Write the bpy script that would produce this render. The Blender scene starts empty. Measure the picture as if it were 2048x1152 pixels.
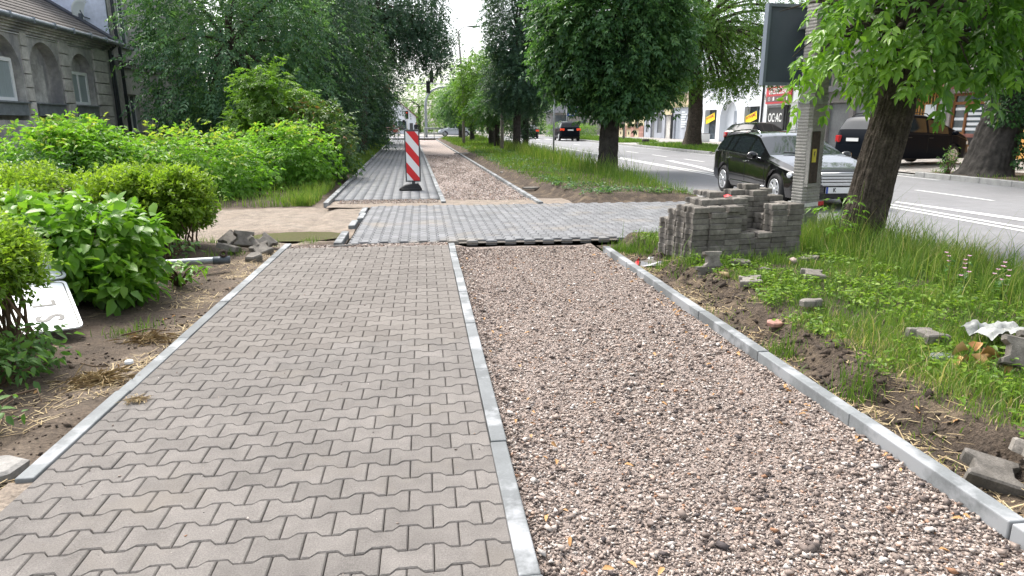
import bpy, math, random
import numpy as np
from mathutils import Matrix, Vector, Euler
S = bpy.context.scene
C = S.collection
R = math.radians
PI = math.pi
random.seed(7)
rng = np.random.default_rng(11)

# ------------------------------------------------------------------ camera, sky, sun, exposure
cam = bpy.data.cameras.new("camera")
cam.lens = 23.38
cam.sensor_width = 36
cam.clip_start = 0.05
cam.clip_end = 900
camo = bpy.data.objects.new("camera", cam)
camo.location = (0, 0, 1.5)
camo.rotation_euler = (R(90 - 13.854), 0, R(-7.445))
C.objects.link(camo)
S.camera = camo
SUN_EL, SUN_AZ = 56, -32          # azimuth from +Y towards +X
W = bpy.data.worlds.new("World")
S.world = W
W.use_nodes = True
nt = W.node_tree
bg = nt.nodes["Background"]
sky = nt.nodes.new("ShaderNodeTexSky")
sky.sky_type = 'NISHITA'
sky.sun_disc = False
sky.sun_elevation = R(SUN_EL)
sky.sun_rotation = R(SUN_AZ)
sky.dust_density = 4.0
sky.air_density = 1.0
sky.altitude = 200
hs = nt.nodes.new("ShaderNodeHueSaturation")
hs.inputs['Saturation'].default_value = 0.35
nt.links.new(sky.outputs[0], hs.inputs['Color'])
nt.links.new(hs.outputs[0], bg.inputs[0])
bg.inputs[1].default_value = 0.15
sun = bpy.data.lights.new("sun", 'SUN')
sun.energy = 1.5
sun.angle = R(14)
sun.color = (1.0, 0.95, 0.87)
suno = bpy.data.objects.new("sun", sun)
d = Vector((math.sin(R(SUN_AZ)) * math.cos(R(SUN_EL)), math.cos(R(SUN_AZ)) * math.cos(R(SUN_EL)), math.sin(R(SUN_EL))))
suno.rotation_euler = d.to_track_quat('Z', 'Y').to_euler()
suno.location = d * 50
C.objects.link(suno)
S.view_settings.view_transform = 'Standard'
S.view_settings.look = 'None'
S.view_settings.gamma = 1
S.view_settings.use_curve_mapping = False
S.view_settings.exposure = 1.42
S.render.engine = 'CYCLES'
S.cycles.max_bounces = 8
S.cycles.transparent_max_bounces = 6

# ------------------------------------------------------------------ helpers
def sstep(a, b, x):
    t = np.clip((x - a) / (b - a), 0, 1)
    return t * t * (3 - 2 * t)

def _hash(ix, iy, iz):
    h = (ix.astype(np.int64) * 374761393 + iy.astype(np.int64) * 668265263 + iz.astype(np.int64) * 2147483647) & 0xffffffff
    h = ((h ^ (h >> 13)) * 1274126177) & 0xffffffff
    h = (h ^ (h >> 16)) & 0xffffffff
    return h / 4294967295.0

def vn(x, y, z=0.0):
    """smooth value noise in 0..1, numpy arrays"""
    x, y, z = np.broadcast_arrays(np.asarray(x, float), np.asarray(y, float), np.asarray(z, float))
    ix, iy, iz = np.floor(x), np.floor(y), np.floor(z)
    fx, fy, fz = x - ix, y - iy, z - iz
    fx, fy, fz = fx * fx * (3 - 2 * fx), fy * fy * (3 - 2 * fy), fz * fz * (3 - 2 * fz)
    ix, iy, iz = ix.astype(np.int64), iy.astype(np.int64), iz.astype(np.int64)
    r = 0
    for a in (0, 1):
        for b in (0, 1):
            for c in (0, 1):
                r = r + _hash(ix + a, iy + b, iz + c) * (fx if a else 1 - fx) * (fy if b else 1 - fy) * (fz if c else 1 - fz)
    return r

def fbm(x, y, z=0.0, o=4):
    r, a, t = 0, 1.0, 0
    for i in range(o):
        r = r + a * vn(x * 2 ** i + 17 * i, y * 2 ** i + 5 * i, np.asarray(z) * 2 ** i)
        t += a
        a *= .5
    return r / t

def link(o, parent=None):
    C.objects.link(o)
    if parent is not None:
        o.parent = parent
    return o

def npmesh(name, V, F, mat=None, parent=None, smooth=False, tint=None, mi=None):
    """V (n,3), F (m,k) uniform polygons -> ONE mesh object"""
    me = bpy.data.meshes.new(name)
    V = np.ascontiguousarray(V, dtype=np.float32)
    F = np.ascontiguousarray(F, dtype=np.int32)
    n, (m, k) = len(V), F.shape
    me.vertices.add(n)
    me.vertices.foreach_set("co", V.ravel())
    me.loops.add(m * k)
    me.loops.foreach_set("vertex_index", F.ravel())
    me.polygons.add(m)
    me.polygons.foreach_set("loop_start", np.arange(m, dtype=np.int32) * k)
    me.polygons.foreach_set("loop_total", np.full(m, k, dtype=np.int32))
    if smooth:
        me.polygons.foreach_set("use_smooth", np.ones(m, dtype=bool))
    for q in (mat if isinstance(mat, (list, tuple)) else [mat]):
        if q is not None:
            me.materials.append(q)
    if mi is not None:
        me.polygons.foreach_set("material_index", np.ascontiguousarray(mi, dtype=np.int32))
    if tint is not None:
        a = me.attributes.new("tint", 'FLOAT', 'POINT')
        a.data.foreach_set("value", np.ascontiguousarray(tint, dtype=np.float32))
    me.update()
    me.validate()
    o = bpy.data.objects.new(name, me)
    return link(o, parent)

class MB:
    """collects boxes, tubes, prisms; build() links them as ONE mesh object"""
    def __init__(s, M=None):
        s.v, s.f, s.sm, s.M = [], [], [], M
    def add(s, v, f, smooth=False, M=None):
        n = len(s.v)
        for p in v:
            p = Vector(p)
            if M is not None: p = M @ p
            if s.M is not None: p = s.M @ p
            s.v.append(p[:])
        for q in f:
            s.f.append([n + i for i in q])
            s.sm.append(smooth)
        return s
    def box(s, c, d, M=None):
        x, y, z = c; a, b, e = d[0] / 2, d[1] / 2, d[2] / 2
        v = [(x + i * a, y + j * b, z + k * e) for i in (-1, 1) for j in (-1, 1) for k in (-1, 1)]
        return s.add(v, [(0, 1, 3, 2), (4, 6, 7, 5), (0, 4, 5, 1), (2, 3, 7, 6), (0, 2, 6, 4), (1, 5, 7, 3)], False, M)
    def bx(s, x0, x1, y0, y1, z0, z1, M=None):
        return s.box(((x0 + x1) / 2, (y0 + y1) / 2, (z0 + z1) / 2), (x1 - x0, y1 - y0, z1 - z0), M)
    def tube(s, pts, r, n=10, caps=True, M=None, smooth=True):
        pts = [Vector(p) for p in pts]
        rr = r if isinstance(r, (list, tuple)) else [r] * len(pts)
        v, f = [], []
        up = None
        for i, p in enumerate(pts):
            t = (pts[min(i + 1, len(pts) - 1)] - pts[max(i - 1, 0)]).normalized()
            if up is None:
                up = Vector((0, 0, 1)) if abs(t.z) < .9 else Vector((1, 0, 0))
            a = t.cross(up).normalized(); b = a.cross(t).normalized(); up = b
            for k in range(n):
                w = 2 * PI * k / n
                v.append(p + (a * math.cos(w) + b * math.sin(w)) * rr[i])
        for i in range(len(pts) - 1):
            for k in range(n):
                f.append((i * n + k, (i + 1) * n + k, (i + 1) * n + (k + 1) % n, i * n + (k + 1) % n))
        s.add(v, f, smooth, M)
        if caps:
            m = len(s.v) - len(v)
            s.f.append([m + k for k in range(n)]); s.sm.append(False)
            s.f.append([m + (len(pts) - 1) * n + k for k in range(n)][::-1]); s.sm.append(False)
        return s
    def lathe(s, prof, n=24, axis='z', M=None, smooth=True):
        v, f = [], []
        for r, z in prof:
            for k in range(n):
                w = 2 * PI * k / n
                x, y = r * math.cos(w), r * math.sin(w)
                v.append((x, y, z) if axis == 'z' else (z, x, y))
        for i in range(len(prof) - 1):
            for k in range(n):
                f.append((i * n + k, i * n + (k + 1) % n, (i + 1) * n + (k + 1) % n, (i + 1) * n + k))
        return s.add(v, f, smooth, M)
    def prism(s, poly, z0, z1, M=None):
        n = len(poly)
        v = [(x, y, z0) for x, y in poly] + [(x, y, z1) for x, y in poly]
        f = [list(range(n))[::-1], list(range(n, 2 * n))] + [(i, (i + 1) % n, n + (i + 1) % n, n + i) for i in range(n)]
        return s.add(v, f, False, M)
    def ell(s, c, r, n=12, m=8, M=None):
        v, f = [], []
        for i in range(m + 1):
            t = PI * i / m
            for k in range(n):
                w = 2 * PI * k / n
                v.append((c[0] + r[0] * math.sin(t) * math.cos(w), c[1] + r[1] * math.sin(t) * math.sin(w), c[2] + r[2] * math.cos(t)))
        for i in range(m):
            for k in range(n):
                f.append((i * n + k, (i + 1) * n + k, (i + 1) * n + (k + 1) % n, i * n + (k + 1) % n))
        return s.add(v, f, True, M)
    def build(s, name, mat, parent=None, bevel=0):
        me = bpy.data.meshes.new(name)
        me.from_pydata(s.v, [], s.f)
        me.polygons.foreach_set("use_smooth", np.array(s.sm, dtype=bool))
        if mat: me.materials.append(mat)
        me.update()
        o = bpy.data.objects.new(name, me)
        if bevel:
            b = o.modifiers.new("edge", 'BEVEL'); b.width = bevel; b.segments = 2; b.limit_method = 'ANGLE'
        return link(o, parent)

def tag(o, label=None, cat=None, group=None, kind=None):
    for k, v in (('label', label), ('category', cat), ('group', group), ('kind', kind)):
        if v: o[k] = v
    return o

def thing(name, label, cat, loc=(0, 0, 0), rotz=0, group=None):
    o = bpy.data.objects.new(name, None)
    o.empty_display_size = .1
    o.location = loc
    o.rotation_euler = (0, 0, rotz)
    link(o)
    return tag(o, label, cat, group)

def struct(o):
    o['kind'] = 'structure'
    return o

def text(body, size, M, mat, parent, sx=1.0, name='lettering', ext=.002):
    cu = bpy.data.curves.new(name, 'FONT')
    cu.body = body; cu.size = size; cu.extrude = ext
    cu.offset = size * .018
    cu.align_x = 'CENTER'; cu.align_y = 'CENTER'
    cu.materials.append(mat)
    tmp = bpy.data.objects.new(name, cu)
    me = bpy.data.meshes.new_from_object(tmp)
    bpy.data.objects.remove(tmp)
    o = bpy.data.objects.new(name, me)
    link(o, parent)
    o.matrix_local = M @ Matrix.Diagonal((sx, 1, 1, 1))
    return o

# ------------------------------------------------------------------ materials
def mat(name, base=(.5, .5, .5), rough=.7, var=None, bump=None, metal=0, spec=.4, objrand=0, ramp=None, trans=0, stain=None, coat=0, emit=None, obj2=None):
    """base colour with world-space noise variation; ramp: colours read by the mesh's own 'tint' value"""
    m = bpy.data.materials.new(name)
    m.use_nodes = True
    n, l = m.node_tree.nodes, m.node_tree.links
    b = n["Principled BSDF"]
    b.inputs['Roughness'].default_value = rough
    b.inputs['Metallic'].default_value = metal
    b.inputs['Specular IOR Level'].default_value = spec
    if coat:
        b.inputs['Coat Weight'].default_value = coat
        b.inputs['Coat Roughness'].default_value = .03
    geo = n.new("ShaderNodeNewGeometry")
    def noise(sc, det=6, rou=.6, stretch=None):
        t = n.new("ShaderNodeTexNoise")
        t.inputs['Scale'].default_value = sc
        t.inputs['Detail'].default_value = det
        t.inputs['Roughness'].default_value = rou
        if stretch:
            mp = n.new("ShaderNodeMapping"); mp.inputs['Scale'].default_value = stretch
            l.new(geo.outputs['Position'], mp.inputs[0]); l.new(mp.outputs[0], t.inputs['Vector'])
        else:
            l.new(geo.outputs['Position'], t.inputs['Vector'])
        return t
    if ramp:
        at = n.new("ShaderNodeAttribute"); at.attribute_name = "tint"
        cr = n.new("ShaderNodeValToRGB")
        while len(cr.color_ramp.elements) < len(ramp): cr.color_ramp.elements.new(.5)
        for e, (p, c) in zip(cr.color_ramp.elements, ramp):
            e.position = p; e.color = (*c, 1)
        l.new(at.outputs['Fac'], cr.inputs[0])
        col = cr.outputs[0]
    else:
        rgb = n.new("ShaderNodeRGB"); rgb.outputs[0].default_value = (*base, 1)
        col = rgb.outputs[0]
    def mul(col, src, lo, hi, a=.3, bb=.7):
        mr = n.new("ShaderNodeMapRange")
        mr.inputs[1].default_value = a; mr.inputs[2].default_value = bb
        mr.inputs[3].default_value = lo; mr.inputs[4].default_value = hi
        l.new(src, mr.inputs[0])
        mx = n.new("ShaderNodeMix"); mx.data_type = 'RGBA'; mx.blend_type = 'MULTIPLY'
        mx.inputs[0].default_value = 1
        l.new(col, mx.inputs[6]); l.new(mr.outputs[0], mx.inputs[7])
        return mx.outputs[2]
    for v in (var or []):
        t = noise(v[0], stretch=v[3] if len(v) > 3 else None)
        col = mul(col, t.outputs[0], v[1], v[2])
    if objrand:
        oi = n.new("ShaderNodeObjectInfo")
        col = mul(col, oi.outputs['Random'], 1 - objrand, 1 + objrand, 0, 1)
    if obj2:
        oi = n.new("ShaderNodeObjectInfo")
        mx = n.new("ShaderNodeMix"); mx.data_type = 'RGBA'
        l.new(oi.outputs['Random'], mx.inputs[0]); l.new(col, mx.inputs[6]); mx.inputs[7].default_value = (*obj2, 1)
        col = mx.outputs[2]
    if stain:
        t = noise(stain[1], stretch=stain[4] if len(stain) > 4 else None)
        mr = n.new("ShaderNodeMapRange")
        mr.inputs[1].default_value = stain[2]; mr.inputs[2].default_value = stain[3]
        l.new(t.outputs[0], mr.inputs[0])
        mx = n.new("ShaderNodeMix"); mx.data_type = 'RGBA'
        l.new(mr.outputs[0], mx.inputs[0]); l.new(col, mx.inputs[6]); mx.inputs[7].default_value = (*stain[0], 1)
        col = mx.outputs[2]
    l.new(col, b.inputs['Base Color'])
    if bump:
        t = noise(bump[0], det=8)
        bp = n.new("ShaderNodeBump")
        bp.inputs['Strength'].default_value = bump[1]
        bp.inputs['Distance'].default_value = bump[2]
        l.new(t.outputs[0], bp.inputs['Height']); l.new(bp.outputs[0], b.inputs['Normal'])
    if emit:
        b.inputs['Emission Color'].default_value = (*emit[0], 1)
        b.inputs['Emission Strength'].default_value = emit[1]
    if trans:
        tr = n.new("ShaderNodeBsdfTranslucent")
        mxc = n.new("ShaderNodeMix"); mxc.data_type = 'RGBA'; mxc.blend_type = 'MULTIPLY'; mxc.inputs[0].default_value = 1
        l.new(col, mxc.inputs[6]); mxc.inputs[7].default_value = (1.5, 1.6, .7, 1)
        l.new(mxc.outputs[2], tr.inputs[0])
        ms = n.new("ShaderNodeMixShader"); ms.inputs[0].default_value = trans
        l.new(b.outputs[0], ms.inputs[1]); l.new(tr.outputs[0], ms.inputs[2])
        l.new(ms.outputs[0], n["Material Output"].inputs[0])
    return m

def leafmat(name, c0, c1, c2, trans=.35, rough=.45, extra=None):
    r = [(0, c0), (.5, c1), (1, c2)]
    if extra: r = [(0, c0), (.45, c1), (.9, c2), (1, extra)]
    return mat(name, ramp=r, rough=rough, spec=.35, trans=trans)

M = {}
M['paver'] = mat('paver concrete', (.168, .154, .142), .85, var=[(9, .86, 1.12), (160, .72, 1.28), (1.1, .86, 1.13), (420, .8, 1.25)], bump=(260, .5, .005), objrand=.10, stain=((.20, .175, .145), 1.4, .55, .85), spec=.3)
M['paver_mass'] = mat('paver concrete far', ramp=[(0, (.145, .13, .117)), (1, (.186, .169, .153))], rough=.85, var=[(60, .85, 1.15), (1.3, .9, 1.1)], bump=(260, .3, .004), spec=.3)
M['paver_grey'] = mat('grey driveway concrete', (.19, .193, .20), .8, var=[(25, .8, 1.15), (2.2, .8, 1.15)], bump=(200, .3, .004), objrand=.12, stain=((.26, .23, .19), .9, .54, .72), spec=.35)
M['paver_grey_mass'] = mat('grey driveway concrete mass', ramp=[(0, (.16, .164, .17)), (1, (.222, .225, .232))], rough=.8, var=[(25, .8, 1.15), (2.2, .8, 1.15)], stain=((.26, .23, .19), .9, .54, .72), spec=.35)
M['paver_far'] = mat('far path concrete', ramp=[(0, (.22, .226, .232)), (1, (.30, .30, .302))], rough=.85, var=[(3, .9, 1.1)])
M['paver_old'] = mat('old paver concrete', (.21, .192, .17), .9, var=[(14, .6, 1.3), (120, .75, 1.2)], bump=(150, .5, .006), objrand=.22, stain=((.10, .09, .075), 5, .5, .75), spec=.25)
M['joint'] = mat('joint sand', (.13, .115, .10), .95, var=[(40, .7, 1.3)])
M['kerb'] = mat('kerb concrete', (.185, .196, .2), .75, var=[(3.2, .72, 1.15), (90, .9, 1.1)], bump=(220, .2, .003), stain=((.32, .33, .34), 2.6, .5, .58), objrand=.13)
M['kerb_road'] = mat('road kerb', (.33, .33, .32), .85, var=[(5, .75, 1.15)], objrand=.1)
M['gravel'] = mat('gravel stones', ramp=[(0, (.06, .052, .054)), (.16, (.14, .112, .10)), (.40, (.30, .24, .205)), (.64, (.40, .328, .282)), (.86, (.58, .535, .495)), (.95, (.32, .165, .09)), (1, (.74, .72, .70))], rough=.85, var=[(70, .8, 1.2)], spec=.3)
M['gravel_bed'] = mat('gravel bed', (.29, .235, .205), .95, var=[(45, .5, 1.5), (160, .6, 1.4)], bump=(70, .9, .02))
M['gravel_far'] = mat('gravel bed far', (.32, .265, .24), .95, var=[(28, .55, 1.5), (90, .7, 1.35)], bump=(40, 1, .03))
M['soil'] = mat('bare soil', (.078, .058, .042), .95, var=[(6, .6, 1.45), (60, .5, 1.6)], bump=(45, 1, .04), stain=((.20, .15, .10), 4, .52, .70))
M['clod'] = mat('soil clods', ramp=[(0, (.04, .03, .023)), (.6, (.085, .063, .047)), (1, (.15, .112, .08))], rough=.95, var=[(60, .6, 1.4)])
M['ground'] = mat('ground', (.12, .13, .055), .95, var=[(2, .7, 1.3), (20, .7, 1.3)], bump=(20, .6, .05))
M['left'] = mat('left ground', ramp=[(0, (.07, .052, .038)), (.35, (.098, .073, .053)), (.7, (.25, .205, .163)), (1, (.235, .20, .165))], rough=.95, var=[(6, .75, 1.3), (50, .65, 1.4)], bump=(40, .9, .025))
M['asphalt'] = mat('asphalt', (.205, .205, .212), .78, var=[(.5, .9, 1.12), (150, .8, 1.25), (4, .93, 1.07)], bump=(300, .3, .004), spec=.4)
M['paint'] = mat('road paint', (.72, .72, .71), .7, var=[(30, .7, 1.1)])
M['pavement'] = mat('pavement slabs', (.33, .31, .29), .85, var=[(4, .75, 1.2), (30, .85, 1.15)], bump=(40, .3, .01))
M['bark_dark'] = mat('dark bark', (.062, .05, .04), .95, var=[(9, .6, 1.5), (40, .6, 1.6)], bump=(60, .8, .02), spec=.2)
M['bark_grey'] = mat('grey bark', (.055, .05, .045), .95, var=[(7, .6, 1.4)], bump=(50, .8, .02), spec=.2)
M['twig'] = mat('twig brown', (.12, .08, .05), .9, var=[(30, .6, 1.4)])
M['stem'] = mat('green stem', (.07, .10, .03), .7)
M['grass'] = mat('grass blades', ramp=[(0, (.04, .095, .016)), (.4, (.10, .19, .03)), (.7, (.175, .27, .05)), (.86, (.30, .33, .10)), (.93, (.40, .34, .17)), (1, (.50, .42, .24))], rough=.55, trans=.3, spec=.3)
M['straw'] = mat('dry straw', ramp=[(0, (.22, .15, .08)), (.5, (.42, .32, .17)), (1, (.55, .45, .27))], rough=.8)
M['l_near'] = leafmat('maple leaves near', (.028, .08, .018), (.08, .185, .028), (.21, .37, .05), .45, .34)
M['l_dark'] = leafmat('dark tree leaves', (.026, .064, .044), (.066, .135, .082), (.15, .255, .12), .3, .44)
M['l_globe'] = leafmat('globe tree leaves', (.022, .066, .032), (.07, .16, .062), (.17, .30, .085), .36, .4)
M['l_teal'] = leafmat('robinia leaves', (.03, .08, .05), (.08, .175, .09), (.19, .34, .12), .33, .44)
M['l_mid'] = leafmat('street tree leaves', (.05, .11, .025), (.10, .20, .035), (.18, .30, .05), .42, .5)
M['l_bright'] = leafmat('young shrub leaves', (.05, .135, .02), (.115, .255, .036), (.205, .385, .055), .42, .5, (.33, .38, .08))
M['l_hedge'] = leafmat('privet leaves', (.06, .12, .014), (.14, .25, .026), (.26, .37, .05), .4, .45)
M['l_broad'] = leafmat('broad bush leaves', (.06, .15, .02), (.115, .255, .03), (.22, .38, .05), .38, .42)
M['l_red'] = leafmat('reddish shrub leaves', (.03, .08, .025), (.065, .14, .04), (.13, .20, .06), .3, .45, (.28, .15, .06))
M['l_ivy'] = leafmat('ivy leaves', (.015, .045, .014), (.03, .085, .022), (.06, .14, .035), .2, .35)
M['l_nettle'] = leafmat('weed leaves', (.045, .11, .03), (.09, .19, .05), (.15, .27, .07), .35, .5)
M['pink'] = mat('pink petals', (.62, .36, .58), .6, trans=.3)
M['dryleaf'] = mat('dry leaves', (.42, .20, .07), .7, var=[(30, .6, 1.4)], obj2=(.50, .32, .14))
M['concrete'] = mat('old pole concrete', (.33, .315, .295), .9, var=[(4, .75, 1.15), (40, .8, 1.15)], bump=(90, .6, .01), stain=((.2, .19, .17), 3, .55, .75, (1, 1, .25)))
M['steel'] = mat('galvanised steel', (.36, .38, .40), .5, var=[(12, .8, 1.15)], metal=.5)
M['steel_dark'] = mat('dark grey metal', (.10, .115, .135), .55, var=[(6, .85, 1.1)], metal=.2)
M['iron'] = mat('rusty brown iron', (.055, .038, .03), .8, var=[(20, .6, 1.5)])
M['slate'] = mat('sign back panel', (.085, .105, .135), .45, var=[(2, .9, 1.1)])
M['slate_rim'] = mat('sign frame', (.17, .20, .24), .5)
M['white'] = mat('white coating', (.78, .79, .80), .5)
M['white_sign'] = mat('white sign face', (.72, .76, .80), .4, var=[(5, .88, 1.05)])
M['black'] = mat('black print', (.015, .015, .017), .5)
M['rubber'] = mat('rubber', (.02, .02, .021), .75, var=[(30, .7, 1.4)])
M['beacon_grey'] = mat('beacon plastic', (.075, .078, .082), .6)
M['red'] = mat('retro red', (.62, .025, .03), .5)
M['yellow'] = mat('yellow banner', (.92, .72, .02), .5)
M['carblack'] = mat('black car paint', (.006, .006, .007), .10, spec=.5, coat=.6)
M['carnavy'] = mat('dark blue car paint', (.006, .008, .012), .3, spec=.04)
M['carsilver'] = mat('silver car paint', (.50, .53, .57), .25, metal=.4, coat=1)
M['carred'] = mat('red car paint', (.30, .02, .03), .2, coat=1)
M['glass'] = mat('dark glass', (.012, .016, .018), .05, spec=.5)
M['glass_win'] = mat('window glass', (.05, .07, .085), .06, spec=.8, var=[(1.2, .5, 1.7)])
M['chrome'] = mat('chrome', (.75, .76, .78), .15, metal=1)
M['alloy'] = mat('alloy wheel', (.60, .61, .63), .3, metal=.6)
M['lamp'] = mat('headlight glass', (.62, .65, .68), .08, spec=.9, var=[(30, .6, 1.15)])
M['tail'] = mat('tail light', (.50, .012, .015), .15, spec=.7)
M['tail_on'] = mat('lit tail light', (.6, .05, .02), .2, emit=((1, .1, .03), .15))
M['plate'] = mat('plate white', (.75, .76, .76), .4)
M['plate_blue'] = mat('plate blue', (.02, .06, .35), .4)
M['plaster_old'] = mat('sooty plaster', (.47, .455, .44), .92, var=[(1.1, .6, 1.3), (7, .75, 1.2)], bump=(30, .4, .02), stain=((.19, .19, .21), 1.1, .48, .68, (1, 1, .35)))
M['plaster_lite'] = mat('pale plaster', (.55, .53, .50), .92, var=[(1.3, .65, 1.25), (9, .8, 1.15)], bump=(30, .4, .02), stain=((.26, .25, .24), 1.3, .55, .75, (1, 1, .4)))
M['gable'] = mat('blue white gable', (.62, .66, .78), .9, var=[(1.5, .85, 1.1), (8, .9, 1.1)], bump=(12, .5, .03))
M['roofing'] = mat('roof shingles', (.12, .108, .10), .9, var=[(3, .8, 1.2), (30, .7, 1.3)], objrand=.15)
M['roof_dark'] = mat('roof felt dark', (.06, .065, .08), .85, var=[(4, .7, 1.3)])
M['zinc'] = mat('zinc gutter', (.33, .36, .40), .5, metal=.5, var=[(8, .7, 1.1)])
M['pipe_dark'] = mat('dark downpipe', (.045, .05, .06), .6, var=[(6, .7, 1.4)])
M['facade_white'] = mat('white facade', (.74, .77, .82), .85, var=[(.8, .94, 1.04)])
M['facade_grey'] = mat('grey facade', (.30, .30, .31), .9, var=[(1.1, .8, 1.15), (9, .9, 1.1)])
M['facade_taupe'] = mat('taupe facade', (.30, .275, .265), .9, var=[(1.1, .8, 1.15), (9, .9, 1.1)])
M['facade_beige'] = mat('beige facade', (.48, .39, .29), .9, var=[(1, .8, 1.15)])
M['facade_bluegrey'] = mat('blue grey ground floor', (.40, .42, .47), .9, var=[(1, .85, 1.1)])
M['facade_orange'] = mat('orange facade', (.66, .36, .11), .9, var=[(.9, .92, 1.06)])
M['facade_yellow'] = mat('pale yellow facade', (.58, .50, .32), .9, var=[(1, .9, 1.1)])
M['brick_pink'] = mat('pinkish brick', (.42, .23, .19), .9, var=[(3, .8, 1.2)], objrand=.15)
M['brick_white'] = mat('whitewashed brick', (.60, .61, .63), .9, var=[(9, .85, 1.1)], objrand=.1)
M['brick_red'] = mat('dark red brick', (.20, .09, .075), .9, var=[(6, .7, 1.3)], objrand=.2)
M['mortar'] = mat('mortar', (.25, .24, .23), .95)
M['wood'] = mat('brown door wood', (.20, .085, .03), .5, var=[(5, .7, 1.3, (6, 6, .6))])
M['wood_ochre'] = mat('ochre lattice wood', (.38, .20, .05), .6, var=[(8, .7, 1.3)])
M['shutter'] = mat('grey shutter', (.21, .215, .225), .6, var=[(4, .85, 1.1)])
M['door_grey'] = mat('blue grey door', (.30, .33, .38), .6)
M['dark'] = mat('dark interior', (.02, .02, .021), .8)
M['signred'] = mat('red shop sign', (.52, .045, .06), .5)
M['signdark'] = mat('dark shop panel', (.055, .055, .06), .5)
M['signdark2'] = mat('red grey strip', (.17, .10, .11), .5)
M['water'] = mat('puddle water', (.12, .10, .062), .22, spec=.25)
M['tape_white'] = mat('white tape', (.72, .70, .70), .4)
M['plastic'] = mat('crumpled foil', (.40, .41, .39), .35, var=[(14, .5, 1.15)])
M['cloth'] = mat('dark clothes', (.025, .026, .032), .85)
M['skin'] = mat('skin', (.45, .27, .19), .6)
M['green_tape'] = mat('hazard yellow label', (.66, .55, .04), .5)
M['curtain'] = mat('curtained window', (.33, .38, .40), .3, var=[(9, .8, 1.15, (6, 6, .4))], spec=.6)

# ================================================================== SETTING: ground sheets
def grid(name, x0, x1, y0, y1, res, fn, m, tint=None, parent=None):
    nx, ny = int(round((x1 - x0) / res)) + 1, int(round((y1 - y0) / res)) + 1
    X, Y = np.meshgrid(np.linspace(x0, x1, nx), np.linspace(y0, y1, ny))
    Z = fn(X, Y)
    V = np.stack([X, Y, Z], -1).reshape(-1, 3)
    i = (np.arange(ny - 1)[:, None] * nx + np.arange(nx - 1)[None]).ravel()
    F = np.stack([i, i + 1, i + nx + 1, i + nx], 1)
    t = tint(X, Y).ravel() if tint else None
    return npmesh(name, V, F, m, parent, True, t)

flat = lambda z: (lambda X, Y: X * 0 + z)
ground = struct(grid('ground', -300, 300, -60, 480, 20, flat(-.16), M['ground']))

ROAD0, ROAD1 = 5.72, 14.55
RZ = -.03
def road_h(X, Y): return RZ + .05 * np.clip(1 - ((X - 10.1) / 4.4) ** 2, 0, 1)
road = struct(grid('road', ROAD0 - .12, ROAD1 + .02, -20, 260, .55, lambda X, Y: road_h(X, Y), M['asphalt']))
cross = struct(npmesh('side_road', [(-90, 73, RZ + .055), (90, 73, RZ + .055), (90, 84.5, RZ + .055), (-90, 84.5, RZ + .055)], [(0, 1, 2, 3)], M['asphalt']))

def marking(poly, name='road_marking', z=.006):
    mb = MB()
    poly = [(x, y, float(road_h(np.array(x), np.array(y))) + z) for x, y in poly]
    mb.add(poly, [list(range(len(poly)))])
    return mb.build(name, M['paint'], road)
def stripe(xa, ya, xb, yb, w):
    n = max(1, int(abs(yb - ya) / 3))
    for i in range(n):
        a, b = i / n, (i + 1) / n
        p, q = (xa + (xb - xa) * a, ya + (yb - ya) * a), (xa + (xb - xa) * b, ya + (yb - ya) * b)
        yield [(p[0] - w / 2, p[1]), (p[0] + w / 2, p[1]), (q[0] + w / 2, q[1]), (q[0] - w / 2, q[1])]
def line(xa, ya, xb, yb, w):
    mb = MB()
    for poly in stripe(xa, ya, xb, yb, w):
        v = [(x, y, float(road_h(np.array(x), np.array(y))) + .006) for x, y in poly]
        mb.add(v, [(0, 1, 2, 3)])
    return mb.build('road_marking', M['paint'], road)
line(8.42, 2, 8.60, 30, .12); line(8.68, 2, 8.86, 30, .12)
line(8.75, 30, 9.0, 70, .12)
for y0 in (4.2, 11.9, 19.2, 26.0, 30.2, 34.5, 41, 48):
    line(11.2, y0, 11.24, y0 + 2.2, .12)
line(14.2, 17, 14.35, 60, .12)
# turn arrow and broad merge line on the far lane
marking([(10.05, 27.4), (10.25, 27.0), (9.75, 22.6), (9.25, 20.2), (9.12, 20.4), (9.55, 23.0)])
marking([(9.6, 6.5), (9.9, 6.6), (9.35, 10.9), (9.2, 12.0), (9.06, 11.9), (9.3, 9.0)])
marking([(9.0, 8.3), (9.6, 9.5), (9.95, 8.6)])
for k in range(7):
    marking([(6.2 + k * 1.2, 66), (6.75 + k * 1.2, 66), (6.75 + k * 1.2, 69), (6.2 + k * 1.2, 69)])

def stones_row(name, parent, x, y0, y1, z0, z1, w, m, step=1.0, gap=.006, jit=.004, skip=None):
    y = y0
    while y < y1 - .05:
        e = min(y + step, y1)
        mb = MB()
        a = random.uniform(-jit, jit)
        mb.bx(-w / 2, w / 2, y + gap / 2, e - gap / 2, z0, z1)
        o = mb.build('kerb_stone', m, parent, bevel=.006)
        o.location = (x + a, 0, random.uniform(-jit, jit))
        y = e

def kerbline(name):
    return struct(thing(name, None, None))

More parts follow.
